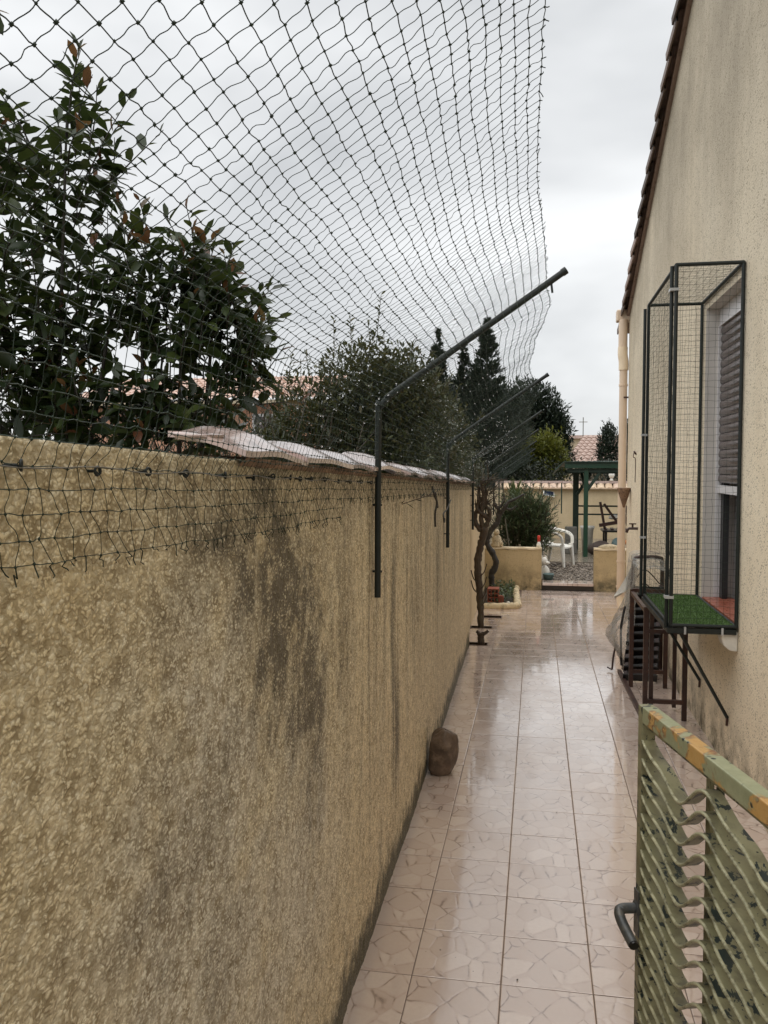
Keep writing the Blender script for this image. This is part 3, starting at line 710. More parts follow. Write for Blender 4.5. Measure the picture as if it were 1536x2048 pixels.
# --- net surface
ms = .030
def net_profile(Yv, t):
    """t = arc length from the wall-top wire (negative: hem hanging on the wall)"""
    k = .29; arm = (np.array([.87, 0, .49])); Yv, t = np.broadcast_arrays(Yv, t)
    x = np.zeros_like(t); z = np.zeros_like(t)
    rnd_ = .10
    # rounded kink: blend vertical -> arm
    s = np.clip((t - (k - rnd_)) / (2 * rnd_), 0, 1); w = s * s * (3 - 2 * s)
    over = np.maximum(t - k, 0)
    up = np.where(t < k - rnd_, t, (k - rnd_) + 2 * rnd_ * (s - s * s / 2))          # integral of (1-s)
    al = np.where(t < k - rnd_, 0, np.where(t > k + rnd_, rnd_ + (t - k - rnd_), 2 * rnd_ * (s * s / 2)))
    x = al * arm[0]; z = up + al * arm[2]
    return x, z
pol = np.array(POLES)
def net_points(Yv, tv):
    Yg, Tg = np.meshgrid(Yv, tv, indexing='ij')
    seg = np.clip(np.searchsorted(pol, Yg) - 1, 0, len(pol) - 2); a = pol[seg]; b = pol[seg + 1]
    fr = np.clip((Yg - a) / (b - a), 0, 1); sag = np.sin(np.pi * fr) ** .9
    x, z = net_profile(Yg, Tg)
    ta = np.clip((Tg - .2) / .85, 0, 1)
    z = z - sag * (.035 * ta + .045 * np.sin(np.pi * np.clip(Tg / 1.05, 0, 1)) ** 2)
    x = x - sag * .075 * ta ** 2 + sag * .05 * np.sin(np.pi * np.clip(Tg / .6, 0, 1)) * (Tg < .6)
    # slow wander of the strands
    wy = (fbm(Yg * 1.7 + 3, Tg * 3.1, 3, 101) - .5) * .05 + (fbm(Yg * 9, Tg * 9, 2, 105) - .5) * .006
    wz = (fbm(Yg * 2.1, Tg * 2.2 + 5, 3, 111) - .5) * .035 * np.clip(np.abs(Tg) * 6, .3, 1)
    wx = (fbm(Yg * 1.3 + 9, Tg * 2.5, 3, 121) - .5) * .045 * np.clip(Tg * 5, 0, 1)
    X = xw(Yg) + .024 + x + wx; Yo = Yg + wy; Zo = zt(Yg) - .03 + z + wz
    neg = Tg < 0
    shift = np.where(neg, -Tg * (.42 + .25 * np.sin(Yg * 5)), 0)
    X = np.where(Tg <= 0.02, xw(Yg) + .016 + .006 * np.sin(Yg * 40 + Tg * 90), X)
    Yo = Yo + shift
    return np.stack([X, Yo, Zo], -1)
VV = []; FF = []; nv = 0
def addt(P, r):
    global nv
    V, Fq = tubes_np(P, r); VV.append(V); FF.append(Fq + nv); nv += len(V)
def wiggle(A, B, nsub, amp):
    """segments A->B as wavy polylines"""
    t = np.linspace(0, 1, nsub + 1)[None, :, None]; P = A[:, None] * (1 - t) + B[:, None] * t
    N_ = len(A); ph = rng.normal(0, 1, (N_, 1, 3)) ; env = np.sin(np.pi * t) ; env2 = np.sin(2 * np.pi * t)
    return P + env * ph * amp * .6 + env2 * rng.normal(0, 1, (N_, 1, 3)) * amp
knots = []; edge_pts = []
trows = np.arange(-4, 36) * ms
for (ya, yb2, near) in ((-.45, 6.2, True), (6.2, 20.0, False)):
    Yv = np.arange(ya, yb2 + .001, ms if near else ms)
    for grp in range(1):
        Pn = net_points(Yv, trows)
        Pn = Pn + rng.normal(0, .0009, Pn.shape)
        # hem hides away past the second bay
        i0 = np.where(Yv < 2.6, 0, 2) if near else np.full(len(Yv), 3)
        ok = np.arange(len(trows))[None, :] >= i0[:, None]
        # across the net (up the slope)
        A = Pn[:, :-1]; B = Pn[:, 1:]; k = ok[:, :-1] & ok[:, 1:]
        addt(wiggle(A[k], B[k], 6 if near else 2, .0009 if near else .0010), .00058 if near else .00065)
        A = Pn[:-1]; B = Pn[1:]; k = ok[:-1] & ok[1:]
        addt(wiggle(A[k], B[k], 4 if near else 1, .0005), .00078 if near else .00065)
        if near:
            knots.append(Pn[ok]); K = Pn[np.arange(len(Yv)), i0]
            dn = np.stack([np.zeros(len(Yv)), rng.normal(.005, .007, len(Yv)), -rng.uniform(.006, .026, len(Yv))], 1)
            addt(wiggle(K, K + dn, 3, .003), .001)
        K = Pn[:, -1]; dn = np.stack([rng.uniform(.001, .007, len(Yv)), rng.normal(0, .003, len(Yv)), rng.normal(.002, .005, len(Yv))], 1)
        addt(wiggle(K, K + dn, 2, .001), .0009)
netm = fast_mesh('cat_net', np.concatenate(VV), np.concatenate(FF), True, [MAT['net']])
net = mobj('cat_net', netm); tag(net, 'dark green knotted mesh net leaning over the path from the wall poles', 'net')
Kp = np.concatenate(knots); oc = np.array([(1, 0, 0), (-1, 0, 0), (0, 1, 0), (0, -1, 0), (0, 0, 1), (0, 0, -1)], float)
ocf = np.array([(0, 2, 4), (2, 1, 4), (1, 3, 4), (3, 0, 4), (2, 0, 5), (1, 2, 5), (3, 1, 5), (0, 3, 5)])
sz = rng.uniform(.0019, .0027, len(Kp)); V = Kp[:, None] + oc[None] * sz[:, None, None] * rng.uniform(.8, 1.25, (len(Kp), 6, 1))
o = mobj('knots', fast_mesh('knots', V.reshape(-1, 3), (ocf[None] + (np.arange(len(Kp)) * 6)[:, None, None]).reshape(-1, 3), True, [MAT['net']]), net); tag(o, kind='stuff')
# rain drops hanging on the net
sel = Kp[(rng.random(len(Kp)) < .055) & (Kp[:, 1] > 1.6) & (Kp[:, 2] > zt(Kp[:, 1])) & (Kp[:, 2] < zt(Kp[:, 1]) + .5)]
Yf = rng.uniform(6.3, 10.5, 260); far = np.concatenate([net_points(np.array([v]), np.array([t_]))[0] for v, t_ in zip(Yf, rng.uniform(.1, .8, 260))])
D = np.concatenate([sel, far]); D = D + np.array([0, 0, -.003]); sz = np.where(D[:, 1] > 6.2, .0032, .0026) * rng.uniform(.6, 1.2, len(D))
un, uf = [], []
m_ = MB().lathe([(.0001, -1), (.6, -.8), (.95, -.3), (.95, .3), (.6, .8), (.0001, 1)], (0, 0, 0), 8); un = np.array(m_.v); uf = np.array([f for f in m_.f if len(f) == 4])
o = mobj('rain_drops', fast_mesh('rain_drops', (D[:, None] + un[None] * sz[:, None, None]).reshape(-1, 3), (uf[None] + (np.arange(len(D)) * len(un))[:, None, None]).reshape(-1, 4), True, [MAT['drop']]), net); tag(o, kind='stuff')
# fixing wire and eye screws
Yw = np.linspace(.3, 3.2, 60); m = MB().tube([(xw(v) + .022, v, zt(v) - .034 + .003 * math.sin(v * 19)) for v in Yw], .0009, 5)
tag(m.build('tension_wire', MAT['wire'], loc=(xw(.3), .3, zt(.3) - .034)), 'thin tension wire stretched through the eye screws under the wall top', 'wire')
m = MB(); m.tube([(-.02, 0, 0), (.012, 0, 0)], .003, 6)
ringp = [(.018, .0075 * math.cos(a), .0075 * math.sin(a)) for a in np.linspace(-1.2, 4.6, 12)]; m.tube([(.012, 0, 0)] + ringp, .0026, 6)
em = m.mesh('eye_screw', MAT['pole'])
for v in [.72, .893, 1.077, 1.236, 1.388, 1.569, 1.742, 1.896, 2.028, 2.13, 2.236, 2.40, 2.57, 2.75, 2.95, 3.14]:
    o = mobj('eye_screw', em, None, (xw(v) + .006, v, zt(v) - .034 + random.uniform(-.003, .003))); o.rotation_euler = (random.uniform(-.5, .5), 0, random.uniform(-.6, .6)); o.scale = (.78,) * 3
    tag(o, 'small green eye screw holding the net to the roughcast wall', 'eye screw', 'eye screws along the wall top')
# curled hook wire
m = MB().tube(catmull([(-.60, 6.05, 1.64), (-.57, 5.5, 1.60), (-.565, 5.25, 1.585), (-.56, 5.20, 1.56), (-.56, 5.24, 1.53), (-.56, 5.28, 1.55)], 8), .0045, 6)
tag(m.build('curled_wire', MAT['barkdark'], loc=(-.6, 5.6, 1.58)), 'black curled wire hook pointing along the streaked wall', 'hook')
m = MB().tube(catmull([(-.60, 4.95, 1.76), (-.585, 4.95, 1.70), (-.58, 5.02, 1.66), (-.585, 4.97, 1.60), (-.585, 4.98, 1.52)], 6), .006, 6); m.tube([(-.585, 4.97, 1.72), (-.58, 5.06, 1.63)], .006, 5)
tag(m.build('tied_cord', MAT['barkdark'], loc=(-.6, 4.95, 1.6)), 'black knotted cord hanging from the net hem', 'cord')

# ================================================================== FOLIAGE
def leaf_template(L=1., W=.42, fold=.12, droop=.12):
    v = [(0, 0, 0), (.28 * L, W * .38, fold * W), (.28 * L, -W * .38, fold * W), (.58 * L, W * .46, fold * W - droop * .3), (.58 * L, -W * .46, fold * W - droop * .3), (L, 0, -droop), (.28 * L, 0, 0), (.62 * L, 0, -droop * .35), (.84 * L, W * .26, -droop * .55), (.84 * L, -W * .26, -droop * .55)]
    f = [(0, 6, 1, 1), (0, 2, 6, 6), (6, 7, 3, 1), (6, 2, 4, 7), (7, 5, 8, 3), (7, 4, 9, 5)]
    return np.array(v), f
LT, LTF = leaf_template()
LT4 = np.array([(0, 0, 0), (.45, .22, .03), (1, 0, -.06), (.45, -.22, .03)]); LF4 = np.array([(0, 1, 2, 3)])
LTh = np.array([(0, 0, 0), (.3, .17, .05), (.7, .16, .0), (1, 0, -.1), (.7, -.16, 0), (.3, -.17, .05), (.5, 0, -.03)])
LFh = np.array([(0, 1, 2, 6), (6, 2, 3, 3), (0, 6, 4, 5), (6, 3, 4, 4)])
def frames(D, roll=None):
    """per-leaf frames: x along D"""
    D = D / (np.linalg.norm(D, axis=1, keepdims=True) + 1e-9)
    up = np.tile([0, 0, 1.], (len(D), 1)) + rng.normal(0, .35, D.shape)
    y = np.cross(up, D); y /= np.linalg.norm(y, axis=1, keepdims=True) + 1e-9; z = np.cross(D, y)
    return np.stack([D, y, z], -1)         # columns
def leaves_mesh(name, P, D, S, mat, tmpl='4', wid=1., vals=None):
    T_, F_ = (LT4, LF4) if tmpl == '4' else (LTh, LFh)
    T_ = T_ * np.array([1, wid, 1])
    Fm = frames(D); V = np.einsum('nij,kj->nki', Fm, T_) * S[:, None, None] + P[:, None]
    k = len(T_); Fc = (F_[None] + (np.arange(len(P)) * k)[:, None, None]).reshape(-1, 4)
    if tmpl != '4':
        # collapse degenerate quads -> triangles by splitting everything
        a = Fc[:, [0, 1, 2]]; b = Fc[:, [0, 2, 3]]; b = b[(b[:, 1] != b[:, 2])]; Fc = np.concatenate([a, b])
    me = fast_mesh(name, V.reshape(-1, 3), Fc, False, [mat])
    vattr(me, 'v', np.repeat(rng.random(len(P)) if vals is None else vals, k)); return me
def sample_lobes(lobes, n, skin=.45):
    vol = np.array([r[0] * r[1] * r[2] for c, r in lobes]) ** .75; pick = rng.choice(len(lobes), n, p=vol / vol.sum())
    C = np.array([c for c, r in lobes], float)[pick]; Rr = np.array([r for c, r in lobes], float)[pick]
    d = rng.normal(0, 1, (n, 3)); d /= np.linalg.norm(d, axis=1, keepdims=True)
    rad = rng.random(n) ** skin
    # lumpy surface
    lump = .78 + .5 * vnoise(d[:, 0] * 2.2 + pick * 3.3 + 40, d[:, 1] * 2.2 + d[:, 2] * 2.7 + 40, 5)
    return C + d * Rr * (rad * lump)[:, None], d
def shrub(name, label, cat, base, lobes, n, size, mat, tmpl='4', sprigs=60, splen=.3, spleaf=10, upb=.35, wid=1., bark='bark', group=None, tr=.05, skin=.45, young=0.):
    t = thing(name, base, label, cat, group)
    P, d = sample_lobes(lobes, n, skin)
    D = d * .7 + rng.normal(0, .7, d.shape) + np.array([0, 0, upb])
    S = rng.uniform(.7, 1.25, n) * size
    Sp, sd = sample_lobes(lobes, max(sprigs, 1), .18); stems = []
    PP = [P]; DD = [D]; SS = [S]
    if sprigs:
        dirs = sd * .6 + np.array([0, 0, .9]) + rng.normal(0, .35, sd.shape); dirs /= np.linalg.norm(dirs, axis=1, keepdims=True)
        ln = splen * rng.uniform(.5, 1.3, sprigs); tt = np.tile(np.linspace(.1, 1, spleaf), (sprigs, 1))
        Q = Sp[:, None] + dirs[:, None] * (tt * ln[:, None])[..., None]
        side = np.cross(np.repeat(dirs[:, None], spleaf, 1), rng.normal(0, 1, (sprigs, spleaf, 3))); side /= np.linalg.norm(side, axis=2, keepdims=True)
        PP.append(Q.reshape(-1, 3)); DD.append((side * .8 + dirs[:, None] * .7).reshape(-1, 3)); SS.append(np.full(sprigs * spleaf, size) * rng.uniform(.6, 1.1, sprigs * spleaf))
        stems = np.stack([Sp - dirs * .05, Sp + dirs * ln[:, None] * .5, Sp + dirs * ln[:, None]], 1)
    P = np.concatenate(PP); D = np.concatenate(DD); S = np.concatenate(SS)
    me = leaves_mesh('crown', P - np.array(base), D, S, mat, tmpl, wid)
    cr = mobj('crown', me, t); tag(cr, kind='stuff')
    m = MB(); b = Vector(base); top = Vector(np.mean([c for c, r in lobes], 0))
    m.tube(catmull([b, b.lerp(top, .4) + Vector((.03, 0, 0)), b.lerp(top, .75)], 4), [tr * (1 - .5 * i / 8) for i in range(9)], 7)
    for c, r in lobes:
        mid = b.lerp(top, .35); e = Vector(c) + Vector((0, 0, r[2] * .5)); pts = catmull([mid, mid.lerp(e, .5) + Vector((random.uniform(-.1, .1), random.uniform(-.1, .1), .05)) * r[0], e], 4)
        m.tube(pts, [tr * .55 * (1 - .85 * i / (len(pts) - 1)) for i in range(len(pts))], 5)
    m.build('trunk', MAT[bark], t)
    if sprigs:
        V, Fq = tubes_np(stems - np.array(base), size * .045); tag(mobj('twigs', fast_mesh('twigs', V, Fq, True, [MAT[bark]]), t), kind='stuff')
    return t

# tall hedge along the neighbour's side of the wall comes after the shrubs
# --- near laurels: sprig by sprig, the nearest leaves as single objects
def one_leaf(mat, seed, wid=.42):
    vs, fs = leaf_template(1., wid, .25, .16)
    me = bpy.data.meshes.new('leaf'); me.from_pydata([tuple(v) for v in vs], [], [tuple(dict.fromkeys(f)) for f in fs])
    me.polygons.foreach_set('use_smooth', [True] * len(me.polygons)); me.materials.append(mat); me.update(); return me
LM = {'leaf': [one_leaf(MAT['leaf'], 0, .46), one_leaf(MAT['leaf'], 1, .56)], 'young': [one_leaf(MAT['young'], 2, .36), one_leaf(MAT['young'], 3, .44)]}
def laurel(label, base, lobes, ntw, extra, seed, stems):
    rg = np.random.default_rng(seed); random.seed(seed)
    t = thing('laurel_tree', base, label, 'tree')
    LP, LD, LS, LA = [], [], [], []; tw = MB()
    wts = np.array([w for c, r, w in lobes]); wts = wts / wts.sum(); todo = []
    for k in range(ntw):
        c, r, w = lobes[rg.choice(len(lobes), p=wts)]; d = rg.normal(0, 1, 3); d /= np.linalg.norm(d)
        p = np.array(c) + d * np.array(r) * rg.random() ** .5; dr = d * .55 + np.array([0, 0, .85]) + rg.normal(0, .3, 3)
        todo.append((p, dr / np.linalg.norm(dr), rg.uniform(.12, .26)))
    todo += [(np.array(p), np.array(dr) / np.linalg.norm(dr), l) for p, dr, l in extra]
    for ti, (p, dr, l) in enumerate(todo):
        fresh = ti >= ntw or rg.random() < .3
        bend = rg.normal(0, .25, 3) * l; pts = [p + dr * l * q + bend * q * q for q in np.linspace(0, 1, 5)]
        tw.tube(pts, [.0032, .003, .0026, .002, .0013], 4)
        nl = max(7, int(l / .019)); phi = rg.uniform(0, 6.28)
        for q in range(nl):
            s_ = (q + .5) / nl; pos = p + dr * l * s_ + bend * s_ * s_; phi += 2.4
            a = np.cross(dr, [.3, .8, .1]); a /= np.linalg.norm(a); b = np.cross(dr, a)
            side = a * math.cos(phi) + b * math.sin(phi); tipf = s_ ** 3
            D = side * (1 - .55 * tipf) + dr * (.35 + .8 * tipf) + np.array([0, 0, -.25 * (1 - tipf)]) + rg.normal(0, .15, 3)
            LP.append(pos); LD.append(D); LS.append(rg.uniform(.045, .112) * (1 - .35 * tipf)); LA.append(1 if (fresh and s_ > .80 and rg.random() < .8) else 0)
    LP, LD, LS, LA = map(np.array, (LP, LD, LS, LA)); n = len(LP)
    Fm = frames(LD); dist = np.linalg.norm(LP - np.array([0, 0, 1.86]), axis=1)
    vis = LP[:, 2] > 1.97
    order = np.argsort(np.where(vis, dist, 99)); big_ = order[:290]; rest = order[290:]
    for i in big_:
        M = Matrix([[*Fm[i][0], 0], [*Fm[i][1], 0], [*Fm[i][2], 0], [0, 0, 0, 1]])
        o = bpy.data.objects.new('leaf', LM['young' if LA[i] else 'leaf'][i % 2]); link(o, t)
        M = M @ Matrix.Scale(LS[i], 4); M.translation = Vector(LP[i]) - t.location; o.matrix_local = M
    for a, mt in ((0, 'leaf'), (1, 'young')):
        r_ = rest[LA[rest] == a]
        if len(r_) == 0: continue
        me = leaves_mesh('crown', LP[r_] - np.array(base), LD[r_], LS[r_], MAT[mt], 'h', 1.2); o = mobj('crown' if a == 0 else 'young_shoots', me, t); tag(o, kind='stuff')
    for st_ in stems:
        pts = catmull(st_, 5); tw.tube(pts, [.016 * (1 - .75 * i / (len(pts) - 1)) for i in range(len(pts))], 6)
    tw.build('branches', MAT['barkdark'], t); return t
laurel('tall glossy laurel with coppery shoot tips rising highest behind the net', (-1.75, 2.8, 0),
       [((-1.86, 2.85, 2.40), (.30, .3, .42), 34), ((-1.66, 2.8, 2.86), (.15, .18, .28), 14), ((-2.02, 2.7, 2.75), (.2, .25, .3), 14), ((-1.70, 2.85, 2.40), (.2, .2, .28), 12), ((-1.58, 2.8, 2.02), (.32, .25, .13), 15), ((-1.95, 2.7, 2.05), (.35, .25, .25), 26), ((-2.25, 2.6, 2.4), (.25, .3, .5), 14)], 265,
       [((-1.63, 2.8, 3.02), (.05, 0, 1), .28), ((-1.58, 2.8, 2.85), (.45, 0, .9), .24), ((-1.52, 2.8, 2.62), (.7, 0, .6), .2), ((-1.60, 2.8, 2.95), (-.2, 0, 1), .22), ((-1.86, 2.8, 2.9), (-.1, 0, 1), .22), ((-1.95, 2.75, 3.50), (.5, 0, -.35), .14), ((-1.42, 2.8, 2.42), (.25, 0, 1), .26), ((-1.48, 2.8, 2.35), (-.1, 0, 1), .30)], 21,
       [[(-1.75, 2.8, 0), (-1.74, 2.8, 1.2), (-1.68, 2.8, 2.2), (-1.63, 2.8, 3.1)], [(-1.75, 2.8, .8), (-1.85, 2.75, 1.8), (-2.0, 2.7, 2.9)], [(-1.74, 2.8, 1.2), (-1.6, 2.85, 1.9), (-1.46, 2.8, 2.5)]])
laurel('shorter bushy laurel with red young leaves beside the tiled coping', (-1.28, 2.85, 0),
       [((-1.27, 2.85, 2.41), (.17, .2, .2), 22), ((-1.21, 2.85, 2.17), (.24, .22, .24), 30), ((-1.35, 2.85, 1.95), (.3, .22, .14), 20), ((-1.11, 2.85, 2.30), (.10, .15, .2), 10)], 150,
       [((-1.33, 2.85, 2.55), (-.15, 0, 1), .22), ((-1.23, 2.85, 2.55), (.1, 0, 1), .22), ((-1.15, 2.85, 2.47), (.35, 0, 1), .22), ((-1.09, 2.85, 2.40), (.2, 0, .9), .2), ((-1.06, 2.85, 2.23), (.55, 0, .7), .17), ((-1.40, 2.85, 2.50), (-.4, 0, 1), .2)], 33,
       [[(-1.28, 2.85, 0), (-1.28, 2.85, 1.2), (-1.25, 2.85, 1.9), (-1.23, 2.85, 2.65)], [(-1.28, 2.85, 1.2), (-1.18, 2.85, 1.8), (-1.11, 2.85, 2.45)], [(-1.28, 2.85, 1.0), (-1.38, 2.85, 1.7), (-1.38, 2.85, 2.55)]])
random.seed(5)
shrub('rosemary_bush', 'fine-leaved grey-green bush below the laurels behind the wall', 'bush', (-2.6, 4.1, 0), [((-2.75, 4.2, 1.9), (.5, .4, .5)), ((-2.1, 4.0, 1.75), (.7, .4, .4)), ((-1.4, 4.1, 1.75), (.6, .4, .35))], 7000, .05, MAT['hedge'], '4', 130, .3, 14, .8, .35, tr=.03)
# mid shrub
shrub('photinia_shrub', 'broad dark evergreen shrub with sparse twiggy top behind the tile coping', 'shrub', (-2.2, 9.3, 0),
      [((-2.35, 9.3, 2.35), (.65, .6, .55)), ((-1.9, 9.2, 2.75), (.55, .5, .5)), ((-1.45, 9.2, 2.7), (.45, .5, .45)), ((-1.6, 9.2, 2.1), (.9, .6, .6)), ((-2.9, 9.4, 2.1), (.4, .4, .35)), ((-2.0, 9.3, 1.5), (1.2, .6, .5)), ((-3.0, 9.4, 1.75), (.5, .5, .5))], 24000, .075, MAT['leafmid'], 'h', 150, .38, 15, .35, 1., tr=.06, skin=.5)
shrub('photinia_shrub', 'rounded green shrub with reddish cast left of the cypress trees', 'shrub', (-1.9, 13.5, 0),
      [((-1.9, 13.5, 2.6), (.7, .6, .7)), ((-1.5, 13.6, 2.1), (.6, .6, .8)), ((-2.3, 13.5, 2.1), (.7, .6, .8))], 12000, .09, MAT['leafmid'], '4', 110, .4, 14, .35, 1., tr=.06)
shrub('olive_tree', 'wispy grey-green tree in front of the pink house', 'tree', (-4.4, 11.5, 0), [((-4.5, 11.5, 2.3), (.5, .5, .5)), ((-4.0, 11.5, 2.1), (.5, .4, .4)), ((-4.9, 11.6, 2.2), (.5, .4, .5))], 3200, .06, MAT['pine'], '4', 120, .4, 14, .3, .5, tr=.05)
shrub('olive_tree', 'feathery pale tree glimpsed between the laurel stems', 'tree', (-6.6, 9.2, 0), [((-6.7, 9.2, 2.5), (.6, .5, .6)), ((-6.1, 9.2, 2.2), (.5, .4, .4))], 2600, .06, MAT['pine'], '4', 120, .45, 14, .5, .5, tr=.05)
shrub('tall_hedge', 'dark leafy hedge growing along the far side of the boundary wall', 'hedge', (-1.7, 15, 0), [((-1.75 - .12 * (i % 2), 11.2 + i * 1.15, 1.55 + .12 * math.sin(i * 2.3)), (.62, .8, .95)) for i in range(9)], 17000, .085, MAT['leafmid'], '4', 120, .3, 10, .3, 1., 'barkdark', tr=.06, skin=.35)
# conifers
def conifer(label, base, h, rmax, n, z0=.8):
    t = thing('cypress_tree', base, label, 'tree'); B = np.array(base)
    nb = 240; zb = rng.random(nb) ** .8; th = rng.uniform(0, 6.28, nb); tier = .72 + .4 * np.abs(np.sin(zb * 17 + th * .5)); r = rmax * (1 - zb) ** 1.05 * rng.uniform(.6, 1.1, nb) * tier + .02
    k = n // nb; u = rng.random((nb, k)) ** .6
    P = np.stack([np.cos(th)[:, None] * r[:, None] * u, np.sin(th)[:, None] * r[:, None] * u, z0 + (h - z0) * zb[:, None] + u * r[:, None] * .45], -1) + rng.normal(0, .085, (nb, k, 3)) * (1.08 - zb)[:, None, None]
    D = np.stack([np.cos(th), np.sin(th), np.full(nb, .9)], -1)[:, None] + rng.normal(0, .5, (nb, k, 3))
    P = P.reshape(-1, 3); D = D.reshape(-1, 3); S = rng.uniform(.10, .22, len(P)) * (h / 6) * np.repeat(1.15 - .55 * zb, k)
    o = mobj('crown', leaves_mesh('crown', P, D, S, MAT['conifer'], '4', .8), t); tag(o, kind='stuff')
    MB().tube([base, (base[0], base[1], base[2] + h * .9)], [.12, .02], 7).build('trunk', MAT['barkdark'], t)
conifer('slim cypress with leaning tip between the shrub and its neighbours', (-2.75, 24, 0), 5.75, 1.0, 9600)
conifer('shortest of the three cypresses, in the middle', (-2.05, 24.4, 0), 5.35, 1.15, 9600)
conifer('tallest cypress with layered spreading branches at the right of three', (-1.38, 24, 0), 6.0, 1.5, 14400)
shrub('cypress_tree', 'broad dark conifer filling in between and below the cypress spires', 'tree', (-1.8, 25.2, 0), [((-2.7, 25.2, 3.4), (.8, .8, 1.1)), ((-1.8, 25.2, 3.6), (.9, .8, 1.1)), ((-.95, 25.2, 3.3), (.7, .8, 1.0)), ((-1.8, 25.2, 2.2), (1.6, .9, 1.1))], 15000, .17, MAT['conifer'], '4', 70, .4, 10, .8, .7, 'barkdark', tr=.12, skin=.35)
shrub('pine_tree', 'large dark round-headed pine beyond the terrace wall', 'tree', (-.3, 30, 0), [((-.2, 30, 3.7), (1.1, 1.0, 1.1)), ((.55, 30, 3.2), (.6, .8, .65)), ((-1.0, 30, 3.5), (1.0, .9, .9)), ((.1, 30, 2.4), (1.2, .9, .8)), ((-1.8, 30.2, 2.8), (1., .9, 1.2))], 26000, .19, MAT['conifer'], '4', 90, .35, 10, .4, .7, 'barkdark', tr=.16, skin=.4)
shrub('lime_green_bush', 'bright yellow-green bush in front of the dark pine', 'bush', (.15, 26, 0), [((.2, 26, 2.35), (.6, .5, .55)), ((-.25, 26, 2.0), (.6, .5, .55)), ((.5, 26, 1.95), (.45, .4, .5))], 9000, .12, MAT['lime'], '4', 60, .3, 8, .3, 1., tr=.05)
shrub('dark_hedge', 'dark clipped hedge standing over the terrace back wall', 'hedge', (2.0, 23.3, 0), [((-.6 + i * .75, 23.3, 1.35), (.6, .5, .75)) for i in range(10)], 13000, .09, MAT['hedge'], '4', 60, .15, 6, .2, 1., 'barkdark', tr=.06, skin=.25)
shrub('cedar_tree', 'tall dark conifer screening the left side of the tiled roof', 'tree', (2.05, 25.5, 0), [((2.05, 25.5, 2.3), (.38, .4, .75)), ((2.05, 25.5, 2.8), (.2, .2, .35))], 3000, .10, MAT['conifer'], '4', 50, .25, 8, .9, .8, 'barkdark', tr=.05)
shrub('cedar_tree', 'tall dark conifer close behind the downpipe', 'tree', (2.75, 25.5, 0), [((2.75, 25.5, 2.4), (.35, .4, .8)), ((2.7, 25.5, 2.95), (.2, .2, .35))], 3000, .10, MAT['conifer'], '4', 50, .25, 8, .9, .8, 'barkdark', tr=.05)
# oleander behind low wall
shrub('oleander_bush', 'dense oleander bush with narrow leaves behind the low wall', 'bush', (-.25, 14.5, .08),
      [((-.18, 14.5, .95), (.40, .38, .45)), ((-.40, 14.5, .75), (.30, .3, .45)), ((.0, 14.45, .80), (.26, .3, .42)), ((-.15, 14.4, 1.15), (.30, .3, .26))], 4200, .125, MAT['oleander'], '4', 260, .24, 9, .75, .34, tr=.03)
# yucca
yu = thing('yucca_plant', (-.38, 15.1, .08), 'spiky yucca with upright pale green blades above the oleander', 'plant')
MB().tube([(-.38, 15.1, .08), (-.38, 15.1, 1.25)], .04, 8).build('stem', MAT['bark'], yu)
for k in range(46):
    th = random.uniform(0, 6.28); el = random.uniform(.35, 1.5); l = random.uniform(.32, .48); b = Vector((-.38, 15.1, 1.22 + random.uniform(0, .1)))
    d = Vector((math.cos(th) * math.cos(el), math.sin(th) * math.cos(el), math.sin(el))); sd = d.cross(Vector((.1, .2, 1))).normalized()
    P = []
    for q, w in ((0, .012), (.35, .018), (.7, .012), (1, .001)):
        c = b + d * l * q + Vector((0, 0, -.10 * q * q * math.cos(el))); P.append([c - sd * w, c + Vector((0, 0, -.004)), c + sd * w])
    o = MB().grid(np.array([[list(x) for x in r] for r in P])).build('blade', MAT['yucca'], yu)
    vattr(o.data, 'v', [random.random()] * len(o.data.vertices))

# vines
def gnarly(pts, r, m, seed, n=8):
    random.seed(seed); P = catmull(pts, 6)
    P = [p + Vector((random.uniform(-1, 1), random.uniform(-1, 1), 0)) * r[0] * .12 for p in P]
    rs = [(r[0] + (r[1] - r[0]) * i / (len(P) - 1)) * random.uniform(.85, 1.2) for i in range(len(P))]
    m.tube(P, rs, n); return P
vt = thing('grape_vine', (-.625, 9.95, 0), 'old brown vine trunk growing from a hole in the tiles against the wall', 'vine')
m = MB(); gnarly([(-.625, 9.95, -.03), (-.632, 9.95, .2), (-.645, 9.95, .44), (-.665, 9.96, .62), (-.668, 9.97, .80), (-.64, 9.97, .96), (-.60, 9.96, 1.10), (-.60, 9.96, 1.2)], (.038, .044), m, 3, 10); m.build('trunk', MAT['bark'], vt)
m = MB()
for k, pts in enumerate([[(-.60, 9.96, 1.12), (-.67, 9.95, 1.18), (-.70, 9.95, 1.30), (-.66, 9.95, 1.48), (-.66, 9.95, 1.66)], [(-.60, 9.96, 1.15), (-.55, 9.95, 1.25), (-.53, 9.94, 1.36), (-.58, 9.95, 1.45), (-.57, 9.95, 1.62)], [(-.60, 9.96, 1.12), (-.63, 9.93, 1.3), (-.60, 9.93, 1.5), (-.63, 9.93, 1.72)], [(-.56, 9.95, 1.3), (-.62, 9.92, 1.34), (-.68, 9.94, 1.42), (-.60, 9.95, 1.55)]]):
    gnarly(pts, (.030, .018), m, 10 + k)
m.build('knotted_head', MAT['bark'], vt)
m = MB(); random.seed(8)
for k in range(70):
    z = random.uniform(1.3, 1.76); b = Vector((random.uniform(-.7, -.52), 9.95, z)); d = Vector((random.uniform(-.5, 1), random.uniform(-.5, .5), random.uniform(-.2, .8))).normalized(); l = random.uniform(.08, .24)
    m.tube(catmull([b, b + d * l * .5 + Vector((0, 0, random.uniform(-.03, .03))), b + d * l], 3), [.006, .006, .005, .005, .004, .004, .003][:7], 4)
